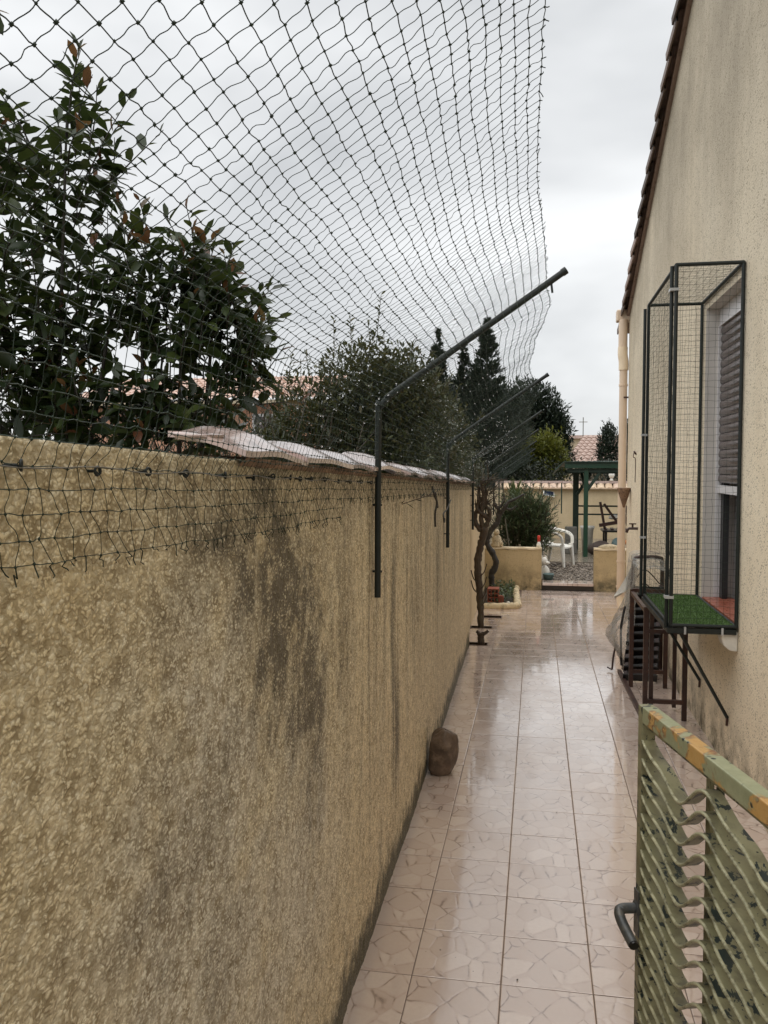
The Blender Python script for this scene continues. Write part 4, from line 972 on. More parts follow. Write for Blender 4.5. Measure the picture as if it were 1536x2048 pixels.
for z, s_ in ((.62, -1), (.5, -1), (.7, 1), (.55, 1), (.42, 1), (.34, 1)):
    m.tube(catmull([(-.65, 9.93, z - .1), (-.65 + s_ * .06, 9.9, z - .04), (-.65 + s_ * .09, 9.9, z + .06)], 3), .007, 4)
tag(m.build('twigs', MAT['bark'], vt), kind='stuff')
n = 240; P = np.stack([rng.uniform(-.72, -.45, n), rng.uniform(9.85, 10.05, n), rng.uniform(1.45, 1.78, n)], 1)
o = mobj('dry_buds', leaves_mesh('dry_buds', P - np.array([-.625, 9.95, 0]), rng.normal(0, 1, (n, 3)), rng.uniform(.02, .045, n), MAT['dry'], '4'), vt); tag(o, kind='stuff')
v2 = thing('grape_vine', (-.60, 12.35, 0), 'black twisted vine stem leaning out of the kerbed bed', 'vine')
m = MB(); gnarly([(-.60, 12.35, -.03), (-.61, 12.35, .14), (-.63, 12.35, .32), (-.565, 12.35, .48), (-.60, 12.35, .62), (-.69, 12.35, .76), (-.685, 12.35, .88), (-.62, 12.35, 1.0), (-.55, 12.35, 1.09), (-.52, 12.35, 1.25)], (.045, .036), m, 5, 9); m.build('trunk', MAT['barkdark'], v2)
m = MB(); gnarly([(-.64, 12.35, .95), (-.60, 12.35, 1.02), (-.55, 12.35, 1.14), (-.56, 12.34, 1.22)], (.022, .018), m, 6)
gnarly([(-.52, 12.35, 1.20), (-.45, 12.3, 1.30), (-.40, 12.3, 1.38), (-.30, 12.3, 1.43), (-.17, 12.3, 1.50)], (.035, .014), m, 7); gnarly([(-.50, 12.35, 1.22), (-.58, 12.3, 1.35), (-.60, 12.3, 1.45)], (.03, .014), m, 8)
gnarly([(-.45, 12.3, 1.30), (-.36, 12.3, 1.28), (-.28, 12.28, 1.33)], (.025, .01), m, 9); gnarly([(-.52, 12.3, 1.3), (-.45, 12.3, 1.42), (-.46, 12.3, 1.5)], (.018, .008), m, 19)
m.build('knotted_arms', MAT['barkdark'], v2)
# planting holes in the tiles
for (a, b, c, d, lab) in ((-.74, -.50, 9.90, 10.02, 'dark square cut-out in the tiles around the brown vine trunk'), (-.74, -.50, 8.93, 9.06, 'dark cut-out in the tiles holding the short vine stump'), (-.66, -.42, 10.62, 10.76, 'dark cut-out in the tiles just before the kerbed bed')):
    t = thing('planting_hole', ((a + b) / 2, (c + d) / 2, 0), lab, 'hole')
    MB().box(a, b, c, d, -.003, .0042).build('soil', MAT['hole'], t)
    for q in ((a - .012, a, c, d), (b, b + .012, c, d), (a - .012, b + .012, c - .012, c), (a - .012, b + .012, d, d + .012)): MB().box(*q, -.003, .005).build('rim', MAT['mortar'], t)
sp = thing('vine_stump', (-.56, 8.99, 0), 'short forked vine stump in the nearest tile cut-out', 'stump')
m = MB(); gnarly([(-.56, 8.99, -.01), (-.565, 8.99, .07), (-.57, 8.99, .12)], (.035, .03), m, 11); gnarly([(-.57, 8.99, .10), (-.61, 8.99, .14)], (.022, .016), m, 12); gnarly([(-.565, 8.99, .10), (-.51, 8.98, .13), (-.49, 8.98, .15)], (.022, .014), m, 13)
m.build('wood', MAT['bark'], sp)
# kerbed bed
kb = thing('bed_kerb', (-.45, 11.5, 0), 'cream painted kerb edging the small planted bed', 'kerb')
m = MB(); Pk = catmull([(-.74, 11.36, .02), (-.5, 11.35, .025), (-.30, 11.38, .03), (-.235, 11.45, .035), (-.245, 11.7, .03), (-.26, 12.1, .04), (-.285, 12.6, .035), (-.29, 13.15, .035)], 5)
m.tube(Pk, [.052 + .006 * math.sin(i * 2.1) for i in range(len(Pk))], 8); m.build('kerb', MAT['curb'], kb)
MB().box(-.80, -.26, 11.38, 13.19, -.003, .012).build('soil', MAT['darkhole'], kb)
hb = thing('hollow_brick', (-.58, 11.85, .012), 'red hollow clay brick standing in the planted bed', 'brick')
m = MB(); x0, x1, z0, z1, y0, y1 = -.655, -.50, .014, .20, 11.80, 12.02
for k in range(4): zz = z0 + (z1 - z0 - .012) * k / 3; m.box(x0, x1, y0, y1, zz, zz + .012)
for k in range(4): xx = x0 + (x1 - x0 - .012) * k / 3; m.box(xx, xx + .012, y0 + .002, y1 - .002, z0 + .001, z1 - .001)
m.build('body', MAT['brick'], hb)
tag(MB().box(-.50, -.43, 11.75, 11.85, .012, .11, Matrix.Translation((0, 0, 0))).build('broken_brick', MAT['brick'], loc=(-.46, 11.8, .012), bevel=.006), 'broken red brick piece leaning by the hollow brick', 'brick')
n = 500; P = np.stack([rng.uniform(-.6, -.3, n), rng.uniform(11.7, 12.9, n), rng.uniform(.02, .18, n)], 1)
bp = thing('bed_plant', (-.42, 12.2, .012), 'low leafy plant growing inside the kerbed bed', 'plant')
o = mobj('foliage', leaves_mesh('foliage', P - np.array([-.42, 12.2, .012]), rng.normal(0, 1, (n, 3)) + np.array([0, 0, .5]), rng.uniform(.03, .07, n), MAT['oleander'], '4'), bp); tag(o, kind='stuff')
MB().tube([(-.42, 12.2, .0), (-.41, 12.2, .12)], .008, 5).build('stem', MAT['bark'], bp)
tag(MB().blob((-.36, 11.52, .05), (.028, .028, .026), 9, 7, .04, 3).build('white_pebble', MAT['whitestone'], loc=(-.36, 11.52, .02)), 'small round white pebble at the kerb corner', 'pebble')

# rock by the wall
rg = np.random.default_rng(14); m = MB(); planes = [(np.array(d) / np.linalg.norm(d), h) for d, h in (((1, -.35, .1), .86), ((-.2, -1, .05), .88), ((.3, .1, 1), .95), ((-.5, -.3, .9), .93), ((-1, 0, 0), .85), ((.7, -.6, .75), .98), ((0, 1, 0), .9), ((.9, -.2, -.6), 1.02), ((.2, -.9, -.5), 1.03))]
vs = []; nth, nph = 40, 56
ths = np.pi * np.arange(nth + 1) / nth; phs = 2 * np.pi * np.arange(nph) / nph
TH_, PH_ = np.meshgrid(ths, phs, indexing='ij'); Dv = np.stack([np.sin(TH_) * np.cos(PH_), np.sin(TH_) * np.sin(PH_), np.cos(TH_)], -1)
acc = np.zeros(TH_.shape)
for n_, h in planes: acc += (np.maximum(Dv @ n_, 0) / h) ** 22
q = np.minimum(1.22, (acc + .03) ** (-1 / 22.)); q = q * (1 + .10 * (fbm(PH_ * 1.6 + 9, TH_ * 2.2, 4, 3) - .5) + .05 * (fbm(Dv[..., 0] * 9 + 30, Dv[..., 2] * 9 + Dv[..., 1] * 5 + 30, 3, 8) - .5))
vs = [(-.550 + .092 * a[0] * r_ + .012 * a[2], 5.10 + .085 * a[1] * r_, max(0., .135 + .142 * a[2] * r_)) for a, r_ in zip(Dv.reshape(-1, 3), q.ravel())]
fs = [(i * nph + j, (i + 1) * nph + j, (i + 1) * nph + (j + 1) % nph, i * nph + (j + 1) % nph) for i in range(nth) for j in range(nph)]
m.add(vs, fs, True); tag(m.build('rock', MAT['rock'], loc=(-.555, 5.1, 0)), 'upright brown rock leaning against the foot of the ochre wall', 'rock')
# fallen bits on the tiles
fb = MB().add([(0, 0, 0), (.012, .005, .003), (.03, 0, .001), (.012, -.006, .002)], [(0, 3, 2, 1)]).mesh('leaf_fragment', MAT['darkhole'])
for (a, b) in ((-.50, 4.55), (.02, 3.55), (-.05, 3.05), (.45, 3.6), (.33, 2.85), (-.28, 4.1), (.12, 4.6), (.15, 5.6), (.5, 5.1), (-.1, 6.3), (.3, 7.4), (.05, 8.3)):
    o = mobj('leaf_fragment', fb, None, (a, b, .0035)); o.rotation_euler = (0, 0, random.uniform(0, 6)); o.scale = (.6, .6, .6)
    tag(o, 'tiny dark leaf fragment lying on the wet tiles', 'leaf', 'fallen bits on the path')

# ================================================================== WINDOW CAGE
cg = thing('window_cage', (.98, 5.8, .90), 'dark green tube and net cat enclosure with turf floor on the house window', 'cage')
X0, X1, YA, YB, ZA, ZB = .795, 1.165, 5.25, 6.50, .93, 3.05
r = .0115
def ct(a, b, rr=r, nm='tube', mat='pole'): MB().tube([a, b], rr, 8).build(nm, MAT[mat], cg)
for z in (ZA, ZB):
    ct((X0, YA, z), (X0, YB, z)); ct((X0, YA, z), (X1, YA, z)); ct((X0, YB, z), (X1, YB, z)); ct((X1, YA, z), (X1, YB, z))
for x, yv in ((X0, YA), (X0, YB), (X1, YA), (X1, YB)): ct((x, yv, ZA), (x, yv, ZB))
ct((X0 - .020, YA + .035, ZA - .02), (X0 - .020, YA + .035, ZB)); ct((X0 - .028, YB - .02, ZA), (X0 - .028, YB - .02, ZB - .03))
MB().box(X0 - .02, X1, YA - .012, YA + .012, ZA - .045, ZA - .014).build('floor_rail', MAT['pole'], cg); MB().box(X0 - .02, X0 + .01, YA + .013, YB, ZA - .045, ZA - .014).build('floor_rail', MAT['pole'], cg)
for z in (ZB - .15, ZA + .16): MB().box(X0 - .036, X0 + .014, YA - .014, YA + .05, z, z + .016).build('clip', MAT['clip'], cg)
for z in (2.1, 1.35): MB().box(X0 - .042, X0 + .0, YB - .036, YB - .004, z, z + .016).build('clip', MAT['clip'], cg)
for x in (.87, 1.08): MB().box(x, x + .012, YA - .016, YA + .016, ZA - .05, ZA - .006).build('clip', MAT['clip'], cg)
# turf floor
m = MB().box(X0 + .013, X1 - .013, YA + .013, YB - .013, ZA - .012, ZA + .006); tf = m.build('turf_floor', MAT['turf'], cg)
n = 9000; P = np.stack([rng.uniform(X0 + .013, X1 - .013, n), rng.uniform(YA + .013, YB - .013, n), np.full(n, ZA + .005)], 1)
D = rng.normal(0, .35, (n, 3)) + np.array([0, 0, 1.]); me = leaves_mesh('turf_blades', P - np.array(wloc(tf)), D, rng.uniform(.008, .014, n), MAT['turf'], '4', .5); tag(mobj('turf_blades', me, tf), kind='stuff')
# netting of the cage
VV = []; FF = []; nv = 0
def panel(o_, u, v, nu, nvv, bulge, amp=.0016):
    o_, u, v = map(np.array, (o_, u, v)); nrm = np.cross(u, v).astype(float); nrm /= np.linalg.norm(nrm)
    U, Vv = np.meshgrid(np.linspace(0, 1, nu + 1), np.linspace(0, 1, nvv + 1), indexing='ij')
    P = o_ + U[..., None] * u + Vv[..., None] * v
    sgn = np.sin(np.pi * U) * np.sin(np.pi * np.clip(Vv, 0, 1)) ** .5
    P = P + nrm * (sgn * bulge)[..., None] + rng.normal(0, amp, P.shape); P[..., 2] += (np.sin(np.pi * U) * .010 * np.sin(Vv * 9 + 1)) * (abs(v[2]) > .5)
    addt(P, .0009); addt(np.swapaxes(P, 0, 1), .0009)
panel((X0, YA, ZA), (0, YB - YA, 0), (0, 0, ZB - ZA), 32, 56, .012); panel((X0, YA, ZA), (X1 - X0, 0, 0), (0, 0, ZB - ZA), 10, 56, .008)
panel((X0, YB, ZA), (X1 - X0, 0, 0), (0, 0, ZB - ZA), 10, 56, .008); panel((X0, YA, ZB), (X1 - X0, 0, 0), (0, YB - YA, 0), 10, 32, -.02)
o = mobj('netting', fast_mesh('netting', np.concatenate(VV) - np.array(cg.location), np.concatenate(FF), True, [MAT['net']]), cg)
# struts down to the wall
for (a, b) in (((X0 + .05, YA + .02, ZA - .03), (HX - .01, 5.46, .33)), ((X0 + .04, YB - .04, ZA - .03), (HX - .01, 6.36, .34))):
    ct(a, b, .011, 'strut')
    MB().tube([b, (HX - .012, b[1], b[2] - .05)], .008, 7).build('strut_foot', MAT['rust'], cg)

# ------------------------------------------------------------------ things stored below the cage
sd = thing('steel_stand', (.95, 7.0, 0), 'rust-brown angle iron stand on the path under the window cage', 'stand')
def sb(a, b, w=.03, nm='bar'): MB().bar(a, b, w, w).build(nm, MAT['rust'], sd)
SX0, SX1, SY0, SY1 = .81, 1.09, 6.50, 7.45
for x in (SX0, SX1):
    for yv in (SY0, SY1): sb((x, yv, 0), (x, yv, .84), .034, 'leg')
sb((SX0 + .045, SY0 + .03, 0), (SX0 + .045, SY0 + .03, .84), .03, 'leg'); sb((SX1 - .03, SY0 + .28, .02), (SX1 - .03, SY0 + .28, .80), .028, 'leg')
for z in (.135, .66, .83):
    sb((SX0, SY0 + .001, z), (SX1, SY0 + .001, z), .03, 'rail')
    if z != .66: sb((SX0, SY1, z), (SX1, SY1, z), .03, 'rail')
for x in (SX0, SX1): sb((x, SY0, .81), (x, SY1, .81), .028, 'rail')
sb((SX0 - .02, SY0 - .05, .016), (SX0 - .05, 7.95, .016), .03, 'rail')
# black slatted lounger leaning
lg = thing('slatted_lounger', (.92, 7.75, 0), 'black slatted lounger back leaning behind the rusty stand', 'lounger')
for k in range(12):
    t = k / 11; xc = .905 + .10 * t; yv = 7.62 + .38 * t; z = .04 + .72 * t
    MB().bar((xc - .145, yv, z), (xc + .145, yv, z), .012, .068, (0, -.5, 1)).build('slat', MAT['black'], lg)
MB().bar((.912, 7.65, .05), (1.008, 8.02, .78), .27, .006, (0, -.5, 1)).build('backing', MAT['black'], lg)
for dx in (-.12, .12): MB().bar((.905 + dx, 7.64, .02), (1.005 + dx, 8.02, .80), .03, .03).build('side_rail', MAT['brownwood'], lg)
MB().bar((.80, 7.99, .02), (.96, 8.0, .74), .03, .03).build('leg', MAT['brownwood'], lg); MB().bar((1.1, 7.99, .02), (1.1, 8.0, .74), .03, .03).build('leg', MAT['brownwood'], lg)
# brown tubular arch chair
ar = thing('tubular_chair_frame', (1.0, 8.2, 0), 'brown tubular chair frame standing against the house under plastic', 'chair')
pa = catmull([(.86, 8.15, .0), (.88, 8.15, .55), (.90, 8.15, .98), (.94, 8.15, 1.04), (1.0, 8.15, 1.045), (1.12, 8.15, 1.04), (1.15, 8.15, .98), (1.15, 8.15, .55), (1.15, 8.15, .0)], 6)
MB().tube([p + Vector((0, .0, 0)) for p in pa], .018, 8).build('frame', MAT['rust'], ar)
MB().tube([(.88, 8.15, .45), (1.15, 8.15, .45)], .014, 7).build('cross_tube', MAT['rust'], ar)
for k in range(3): MB().tube(catmull([(.92, 8.14, .85 - k * .12), (1.0, 8.12, .93 - k * .13), (1.13, 8.14, .80 - k * .14)], 5), .006, 6).build('spring_wire', MAT['rust'], ar)
# plastic sheet draped over it
nu, nw = 26, 30; P = np.zeros((nu, nw, 3))
for i in range(nu):
    u = i / (nu - 1)
    for j in range(nw):
        w = j / (nw - 1)
        yv = 7.75 + .62 * w
        # down the path-side: from house top over the frame to the floor
        if u < .35: t = u / .35; x = 1.15 - .25 * t; z = 1.07 + .03 * math.sin(t * 3.1)
        else:
            t = (u - .35) / .65; x = .90 - .10 * t - .13 * math.exp(-((t - .72) / .16) ** 2) * (.4 + .8 * math.sin(w * 3.1)); z = 1.07 - .98 * t
        z -= .12 * (1 - w) * (1 if u < .35 else .6) ; 
        f = .020 * math.sin(w * 17 + u * 6) + .014 * math.sin(w * 31 - u * 11)
        P[i, j] = (min(x - f * (u > .3), HX - .01), yv + .02 * math.sin(u * 13), max(.012, z + f * .6))
o = MB().grid(P).build('plastic_sheet', MAT['sheet'], loc=(.9, 8.0, 0)); tag(o, 'cloudy crumpled plastic sheet draped over the chair frame by the house', 'plastic sheet')
for i in (0,):
    m = MB(); Q = []
    for a in range(8):
        t = a / 7; Q.append([(.93 - .02 * t - .16 * t ** 2, 8.42 + .02 * math.sin(t * 9 + b), .98 - .30 * t + .05 * math.sin(b * 2 + t * 4) - b * .05) for b in (0, .5, 1., 1.5)])
    tag(m.grid(np.array(Q)).build('plastic_bag', MAT['whitestone'], loc=(.85, 8.4, .8)), 'white torn plastic bag caught beside the downpipe', 'bag')
m = MB().tube(catmull([(.80, 7.90, .62), (.765, 7.86, .45), (.76, 7.82, .28), (.765, 7.80, .10)], 6), .011, 7)
tag(m.build('hanging_chain', MAT['black'], loc=(.77, 7.85, .1)), 'black chain hanging in front of the plastic sheet', 'chain')
m = MB().tube(catmull([(.74, 8.05, .24), (.715, 8.02, .14), (.70, 7.98, .02)], 5), .009, 6); m.tube([(.70, 7.98, .018), (.66, 8.02, .03)], .007, 5)
tag(m.build('bent_stick', MAT['rust'], loc=(.7, 8.0, 0)), 'thin bent metal peg holding down the plastic sheet', 'peg')

# ================================================================== GATE
G0 = Vector((.283, 2.266, 0)); gd = Vector((.229, -.973, 0)).normalized(); gn = Vector((gd.y, -gd.x, 0))   # gn: towards the path side (-X)
if gn.x > 0: gn = -gn
GL, GH = .90, 1.252
gt = thing('garden_gate', tuple(G0 + gd * GL), 'open metal garden gate with wavy slats in chipped green paint', 'gate')
def gp(u, n_, z): return G0 + gd * u + gn * n_ + Vector((0, 0, z))
def gbox(u0, u1, n0, n1, z0, z1, nm, mat, bev=.003):
    m = MB(); vs = [gp(u, n_, z) for z in (z0, z1) for n_ in (n0, n1) for u in (u0, u1)]
    m.add(vs, [(0, 2, 3, 1), (4, 5, 7, 6), (0, 1, 5, 4), (2, 6, 7, 3), (0, 4, 6, 2), (1, 3, 7, 5)]); return m.build(nm, MAT[mat], gt, bevel=bev)
gbox(0, .030, -.018, .018, .04, GH - .001, 'stile', 'gate'); gbox(GL - .03, GL, -.018, .018, .04, GH - .001, 'stile', 'gate')
gbox(.0305, GL - .0305, -.0185, .0185, GH - .042, GH, 'top_rail', 'gaterail'); gbox(.0305, GL - .0305, -.018, .018, .04, .08, 'bottom_rail', 'gate')
gbox(.0305, GL - .0305, -.012, .012, GH - .050, GH - .0425, 'under_strip', 'gate', 0)
lam, A_, dep = .415, .066, .0155
def slat_mesh():
    m = MB(); P = []; n_ = 40
    for i in range(n_ + 1):
        u = .031 + (GL - .062) * i / n_; ph = ((u - .02) / lam) % 1.0
        zz = -A_ * (.5 - .5 * math.cos(2 * math.pi * ph)) - .012 * math.sin(4 * math.pi * ph)
        P.append((u, zz))
    nr = []
    th = .0022
    def pt(u, z, n2): return gp(u, n2, z) - gt.location
    top = [[pt(u, z + th, dep), pt(u, z + th, -dep)] for u, z in P]; bot = [[pt(u, z - th, -dep), pt(u, z - th, dep)] for u, z in P]
    m.grid(np.array([[list(a) for a in q] for q in top])); m.grid(np.array([[list(a) for a in q] for q in bot]))
    m.grid(np.array([[list(bot[i][1]), list(top[i][0])] for i in range(len(P))])); m.grid(np.array([[list(top[i][1]), list(bot[i][0])] for i in range(len(P))]))
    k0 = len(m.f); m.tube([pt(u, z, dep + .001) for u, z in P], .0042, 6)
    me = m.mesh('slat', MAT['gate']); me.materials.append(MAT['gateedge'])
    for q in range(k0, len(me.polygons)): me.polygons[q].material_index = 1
    return me
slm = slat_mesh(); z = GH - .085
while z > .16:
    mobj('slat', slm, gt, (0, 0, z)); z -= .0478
for u in (.325, .375): gbox(u, u + .022, -.030, -.0205, .06, GH - .045, 'back_bar', 'gate', .001)
gbox(GL - .16, GL - .14, -.030, -.0205, .06, GH - .045, 'back_bar', 'gate', .001)
hz = .715
m = MB(); m.tube([gp(.015, .016, hz), gp(.015, .024, hz)], .020, 12); m.tube(catmull([gp(.015, .02, hz), gp(.015, .055, hz), gp(.022, .068, hz - .003), gp(.045, .072, hz - .010), gp(.08, .070, hz - .022), gp(.125, .066, hz - .034)], 5), [.0135] * 26, 10); hd = m.build('handle', MAT['handle'], gt)
MB().tube([gp(.122, .066, hz - .033), gp(.130, .0655, hz - .0355)], .0125, 8).build('handle_end', MAT['black'], hd)
gbox(.0, .034, .0185, .022, hz - .07, hz + .05, 'lock_plate', 'handle', .001)
tag(MB().box(.545, .63, 1.30, 1.385, -.05, 1.32).build('gate_post', MAT['gate'], loc=(.58, 1.34, 0), bevel=.004), 'green square steel post hinging the open gate', 'post')

# ================================================================== TERRACE THINGS
def chair():
    t = thing('plastic_chair', (.36, 15.75, .115), 'white moulded plastic garden chair with curved arms on the gravel edge', 'chair'); S = .92; rz = R(-22)
    c, s_ = math.cos(rz), math.sin(rz); B = Vector((.36, 15.75, .100))
    def q(x, yv, z): return B + Vector((c * x - s_ * yv, s_ * x + c * yv, z)) * S
    P = [[list(q(x, yv, .43 - .02 * math.cos(yv * 5) - .03 * math.exp(-((x - .24) / .06) ** 2) + .02 * (x < -.15))) for yv in np.linspace(-.22, .22, 9)] for x in np.linspace(-.2, .26, 12)]
    m = MB(); m.grid(np.array(P)); Q = np.array(P); Q[..., 2] -= .025; m.grid(Q[:, ::-1]); 
    for e in (0, -1): m.grid(np.array([np.array(P)[e], Q[e]]))
    for e in (0, -1): m.grid(np.array([np.array(P)[:, e], Q[:, e]]))
    m.build('seat', MAT['white'], t)
    band = catmull([q(.24, .27, .44), q(.22, .285, .58), q(.12, .285, .655), q(-.06, .26, .70), q(-.24, .17, .755), q(-.29, 0, .775), q(-.24, -.17, .755), q(-.06, -.26, .70), q(.12, -.285, .655), q(.22, -.285, .58), q(.24, -.27, .44)], 7)
    m = MB().tube(band, .030, 8, True, .55); m.build('arm_and_back_band', MAT['white'], t)
    for yv in (-.15, -.05, .05, .15): MB().tube(catmull([q(-.19, yv, .43), q(-.25, yv, .58), q(-.275 + abs(yv) * .15, yv, .75)], 4), .019, 6, True, .45).build('back_slat', MAT['white'], t)
    for x, yv, dx, dy in ((.22, .24, .05, .03), (.22, -.24, .05, -.03), (-.18, .20, -.07, .04), (-.18, -.20, -.07, -.04)):
        MB().tube([q(x, yv, .44), q(x + dx * .5, yv + dy * .5, .22), q(x + dx, yv + dy, 0)], [.042, .032, .022], 8, True, .7).build('leg', MAT['white'], t)
chair()
pg = thing('garden_shelter', (1.6, 17.8, .115), 'green timber shelter with low flat roof over the terrace', 'shelter')
def tb(a, b, w, h, nm, mat='green'): MB().bar(a, b, w, h).build(nm, MAT[mat], pg, bevel=.004)
tb((.97, 17.3, .1), (.97, 17.3, 1.86), .085, .085, 'post'); tb((.845, 18.9, .1), (.845, 18.9, 1.86), .12, .12, 'post', 'greendark'); tb((3.4, 17.3, .1), (3.4, 17.3, 1.86), .085, .085, 'post'); tb((3.4, 18.9, .1), (3.4, 18.9, 1.86), .12, .12, 'post', 'greendark')
tb((.55, 17.22, 1.93), (4.0, 17.22, 1.93), .06, .11, 'fascia'); tb((.60, 17.3, 1.83), (4.0, 17.3, 1.83), .07, .08, 'beam', 'greendark'); tb((.60, 18.9, 1.80), (4.0, 18.9, 1.80), .07, .08, 'beam', 'greendark')
m = MB(); m.add([(.40, 16.8, 1.90), (4.1, 16.8, 1.90), (4.1, 19.4, 2.0), (.55, 19.4, 2.0), (.40, 16.8, 1.93), (4.1, 16.8, 1.93), (4.1, 19.4, 2.05), (.55, 19.4, 2.05)], [(0, 1, 2, 3)[::-1], (4, 5, 6, 7), (0, 1, 5, 4), (1, 2, 6, 5), (2, 3, 7, 6), (3, 0, 4, 7)])
m = MB(); m.add([(.52, 17.15, 1.99), (4.1, 17.15, 1.99), (4.1, 19.4, 2.04), (.52, 19.4, 1.90), (.52, 17.15, 2.01), (4.1, 17.15, 2.01), (4.1, 19.4, 2.06), (.52, 19.4, 1.92)], [(3, 2, 1, 0), (4, 5, 6, 7), (0, 1, 5, 4), (1, 2, 6, 5), (2, 3, 7, 6), (3, 0, 4, 7)])
m.add([(.52, 17.15, 2.005), (.36, 17.0, 1.86), (.36, 19.4, 1.76), (.52, 19.4, 1.915), (.52, 17.15, 1.985), (.37, 17.0, 1.83), (.37, 19.4, 1.73), (.52, 19.4, 1.90)], [(0, 1, 2, 3)[::-1], (4, 5, 6, 7), (0, 4, 5, 1), (1, 5, 6, 2)])
m.build('roof', MAT['greendark'], pg)
tb((.98, 17.31, 1.42), (1.24, 17.31, 1.80), .05, .06, 'brace', 'greendark'); tb((.96, 17.35, 1.45), (.90, 17.9, 1.80), .05, .06, 'brace', 'greendark'); tb((.86, 18.8, 1.3), (1.15, 18.85, 1.76), .05, .06, 'brace', 'greendark')
tb((.9, 18.88, 1.06), (3.4, 18.88, 1.06), .03, .035, 'rail', 'greendark'); tb((.9, 18.88, .88), (3.4, 18.88, .88), .03, .035, 'rail', 'greendark')
# folded brown chairs stacked on a table
tbv = thing('garden_table', (2.0, 18.2, .115), 'dark garden table under the shelter loaded with folded chairs', 'table')
MB().box(1.35, 2.7, 17.95, 18.6, .56, .60).build('tabletop', MAT['black'], tbv, bevel=.005)
for x in (1.42, 2.6):
    for yv in (18.02, 18.52): MB().bar((x, yv, .115), (x, yv, .559), .05, .05).build('leg', MAT['black'], tbv)
fc = thing('wooden_chair', (1.55, 18.2, .60), 'dark brown wooden chair lying upturned on the table with legs in the air', 'chair')
for a, b in (((1.40, 18.05, .62), (1.30, 18.05, 1.18)), ((1.72, 18.1, .66), (1.38, 18.1, 1.14)), ((1.85, 18.05, .70), (1.72, 18.05, 1.20)), ((1.95, 18.1, .66), (1.80, 18.1, 1.10))): MB().bar(a, b, .05, .05).build('leg', MAT['brownwood'], fc)
MB().bar((1.28, 18.0, .70), (1.95, 18.0, .82), .06, .07).build('seat_rail', MAT['brownwood'], fc)
for k in range(4): MB().bar((1.42 + k * .13, 18.02, .62), (1.44 + k * .13, 18.45, .62), .06, .02).build('seat_slat', MAT['brownwood'], fc)
MB().blob((1.62, 18.2, .86), (.14, .1, .05), 9, 6, .1, 2).build('white_cushion', MAT['white'], fc)
tag(MB().blob((1.28, 17.5, .26), (.24, .2, .16), 12, 8, .12, 6).build('folded_cover', MAT['cloth'], loc=(1.28, 17.5, .115)), 'brown soaked cover heaped at the foot of the green post', 'cover')
tag(MB().blob((1.62, 17.6, .36), (.14, .14, .12), 10, 7, .1, 9).build('watering_can', MAT['teal'], loc=(1.62, 17.6, .25)), 'teal grey plastic tub beside the heaped brown cover', 'tub')
tag(MB().lathe([(.10, 0), (.13, .03), (.13, .06), (.08, .08)], (1.78, 17.3, .38), 12).build('orange_dish', MAT['orange'], loc=(1.78, 17.3, .38)), 'orange plastic dish beyond the low wall by the downpipe', 'dish')
pot = thing('white_planter', (1.06, 18.3, .115), 'white round planter behind the green post', 'planter')
MB().lathe([(.10, 0), (.13, .48), (.15, .50), (.15, .55), (.12, .55)], (1.06, 18.3, .115), 14).build('pot', MAT['whitestone'], pot)
bs = thing('concrete_blocks', (.72, 17.9, .115), 'two grey hollow blocks stacked beside the dark post', 'blocks')
for k in range(2): MB().box(.59, .83, 17.8, 18.0, .116 + k * .28, .392 + k * .28).build('block', MAT['block'], bs, bevel=.012)
# figurine and small things
an = thing('animal_figurine', (.13, 13.75, .09), 'white animal figurine peeping out behind the low wall end', 'figurine')
MB().blob((.14, 13.80, .22), (.075, .10, .10), 12, 8, .06, 2).build('body', MAT['whitestone'], an)
m = MB(); m.blob((.135, 13.72, .39), (.055, .06, .07), 12, 8, .05, 3); m.blob((.185, 13.69, .37), (.04, .03, .028), 8, 6, .03, 4); m.build('head', MAT['whitestone'], an)
for dx in (-.035, .035): MB().blob((.125 + dx, 13.74, .45), (.016, .012, .035), 7, 5, .05, 5).build('ear', MAT['whitestone'], an)
for dx in (-.03, .05): MB().tube([(.14 + dx, 13.72, .20), (.145 + dx, 13.69, .09)], [.028, .022], 7).build('leg', MAT['whitestone'], an)
tag(MB().lathe([(.06, 0), (.085, .10), (.092, .11), (.08, .12), (.06, .11)], (.20, 13.62, .09), 12).build('flower_pot', MAT['teal'], loc=(.2, 13.62, .09)), 'dark grey-green pot in front of the white animal figurine', 'pot')
fg = thing('stone_statuette', (-.60, 13.28, .65), 'weathered stone statuette sitting on the low wall near the vine', 'statuette')
MB().lathe([(.085, 0), (.09, .03), (.07, .07), (.075, .12), (.055, .17), (.03, .19)], (-.60, 13.28, .65), 12, .05).build('body', MAT['stone'], fg)
MB().blob((-.60, 13.27, .875), (.042, .045, .055), 10, 8, .06, 4).build('head', MAT['stone'], fg)
MB().blob((-.545, 13.25, .70), (.05, .045, .05), 9, 6, .12, 8).build('lap', MAT['stone'], fg)
gb = thing('red_capped_bottle', (.045, 13.29, .65), 'small white bottle with red cap on the low wall end', 'bottle')
MB().lathe([(.036, 0), (.034, .05), (.022, .08), (.02, .09)], (.045, 13.29, .652), 12).build('body', MAT['white'], gb); MB().lathe([(.023, 0), (.023, .085), (.018, .095)], (.045, 13.29, .742), 10).build('cap', MAT['red'], gb)
tag(MB().blob((1.10, 13.32, .655), (.17, .07, .06), 12, 8, .02, 3).build('pale_dome_stone', MAT['stone'], loc=(1.1, 13.32, .65)), 'pale domed stone lying on the low wall by the downpipe', 'stone')
m = MB().tube([(-.36, 14.0, .1), (-.50, 14.05, 1.05)], .012, 6); tag(m.build('garden_cane', MAT['wire'], loc=(-.36, 14, .1)), 'grey metal cane leaning in front of the oleander', 'cane')
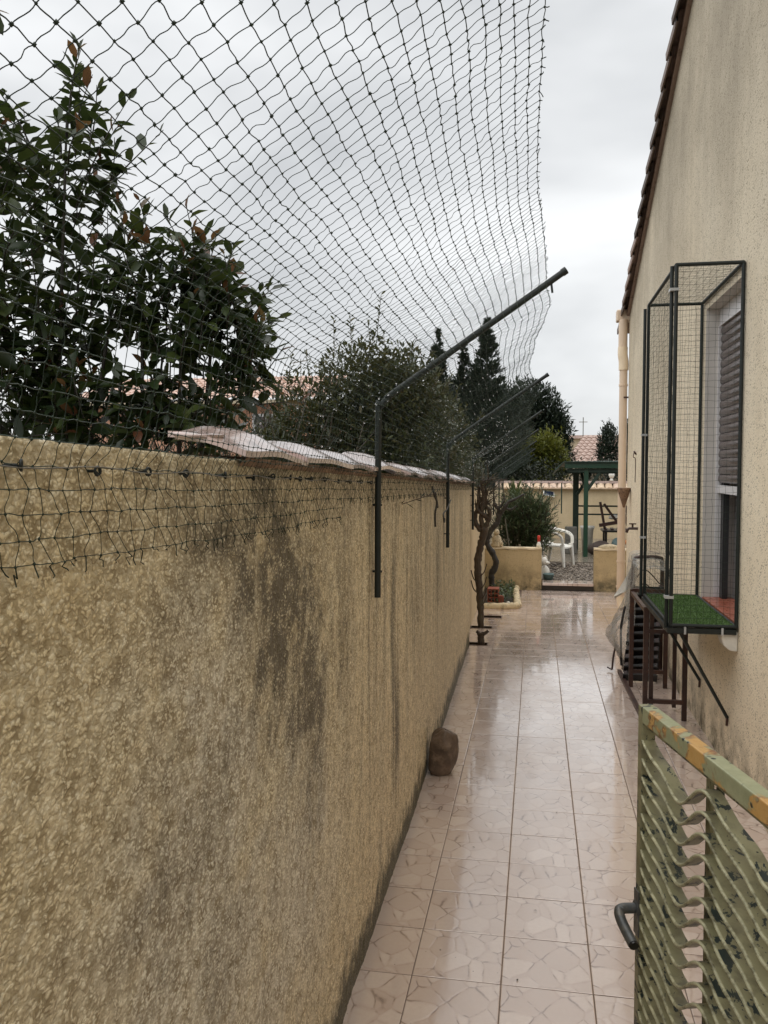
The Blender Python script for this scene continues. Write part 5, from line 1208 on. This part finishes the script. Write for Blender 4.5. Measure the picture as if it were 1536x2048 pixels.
so = thing('solar_lamp', (.30, 21.7, 1.2), 'small tilted solar lamp on the terrace wall under the coping', 'lamp')
M = Matrix.Translation((.31, 21.72, 1.25)) @ Matrix.Rotation(R(38), 4, 'X') @ Matrix.Rotation(R(14), 4, 'Y')
MB().box(-.14, .14, -.10, .10, -.012, .0, M).build('panel_frame', MAT['white'], so); MB().box(-.12, .12, -.085, .085, .0015, .006, M).build('solar_cell', MAT['glassdark'], so); MB().bar((.30, 21.84, 1.22), (.30, 21.74, 1.24), .03, .03).build('arm', MAT['white'], so)
wl = thing('wall_lantern', (1.85, 21.95, 1.56), 'white lantern standing on the terrace wall coping', 'lantern')
MB().lathe([(.04, 0), (.05, .02), (.03, .05), (.03, .08)], (1.85, 21.95, 1.56), 10).build('base', MAT['white'], wl); MB().lathe([(.05, 0), (.075, .06), (.07, .12), (.03, .16)], (1.85, 21.95, 1.64), 10).build('shade', MAT['white'], wl)
tag(MB().bar((.62, 21.6, .75), (.62, 21.6, 1.52), .03, .03).build('wall_post', MAT['greendark'], loc=(.62, 21.6, .75)), 'thin dark green rod fixed to the terrace wall', 'rod')

# ================================================================== FAR HOUSES
def tiled_roof(parent, O_, U, Vv, nu, nv_, mat, amp=.05):
    """O_ eave corner, U along the eave, V up the slope; barrel rows as geometry"""
    O_, U, Vv = map(np.array, (O_, U, Vv)); nn = np.cross(U, Vv).astype(float); nn /= np.linalg.norm(nn)
    if nn[2] < 0: nn = -nn
    A = np.linspace(0, 1, nu * 6 + 1); P = []
    for k in range(nv_):
        for e in (0, .999):
            v = (k + e) / nv_; hgt = amp * np.abs(np.sin(A * nu * np.pi)) + (.035 * (1 - e))
            P.append(O_ + A[:, None] * U + v * Vv + hgt[:, None] * nn)
    return MB().grid(np.array(P), False).build('roof_tiles', mat, parent)
ph = thing('pink_house', (-9, 22, 0), 'pink house with terracotta roof glimpsed between laurel and shrub', 'house')
MB().box(-12.5, -6.0, 22.2, 28, 0, 3.72).build('wall', MAT['pinkwall'], ph)
tiled_roof(ph, (-13, 21.8, 3.70), (7.4, 0, -.0), (0, 3.4, .95), 34, 9, MAT['pinkroof'])
MB().box(-13, -5.6, 21.78, 21.86, 3.60, 3.70).build('gutter', MAT['farwall'], ph)
w = MB().box(-7.6, -6.8, 22.15, 22.19, 2.5, 3.35).build('window', MAT['pvc'], ph); MB().box(-7.5, -6.9, 22.13, 22.149, 2.58, 3.27).build('pane', MAT['shutter'], w)
rc = thing('roof_cover', (-7.7, 23.4, 4.2), 'small green cover lying on the pink house roof', 'cover'); MB().tube([(-8.0, 23.2, 4.27), (-7.25, 23.2, 4.33)], .07, 8, True, .5).build('roll', MAT['green'], rc)
aa = thing('tv_antenna', (-6.75, 24.0, 4.3), 'thin television antenna above the pink house roof', 'antenna')
MB().tube([(-6.75, 24.0, 4.1), (-6.75, 24.0, 5.05)], .012, 5).build('mast', MAT['wire'], aa)
for k in range(5): MB().tube([(-6.95 + k * .09, 23.9, 4.92 + k * .012), (-6.95 + k * .09, 24.1, 4.98 + k * .012)], .012, 4).build('element', MAT['wire'], aa)
MB().tube([(-7.0, 24.0, 4.93), (-6.55, 24.0, 5.0)], .012, 4).build('boom', MAT['wire'], aa)
fh = thing('far_house', (4, 34, 0), 'cream house with pale speckled tile roof beyond the hedge', 'house')
MB().box(1.55, 9, 35.6, 42, 0, 2.25).build('wall', MAT['farwall'], fh)
tiled_roof(fh, (1.05, 34, 2.10), (8, 0, 0), (.9, 3.2, 1.15), 38, 9, MAT['farroof'], .06)
f2 = thing('far_house', (1.5, 40, 0), 'beige gable house with red ridge tiles farther behind', 'house')
MB().box(.6, 2.6, 40, 44, 0, 3.25).build('wall', MAT['farwall'], f2); MB().box(.4, 2.9, 39.85, 44.2, 3.251, 3.40).build('ridge', MAT['terracotta'], f2)
a2 = thing('tv_antenna', (1.75, 38, 3.0), 'distant antenna mast above the far roofs', 'antenna'); MB().tube([(1.98, 38, 2.6), (1.98, 38, 4.1)], .02, 5).build('mast', MAT['wire'], a2); MB().tube([(1.80, 38, 3.9), (2.16, 38, 3.9)], .015, 4).build('boom', MAT['wire'], a2)
print('objects', len(bpy.data.objects))
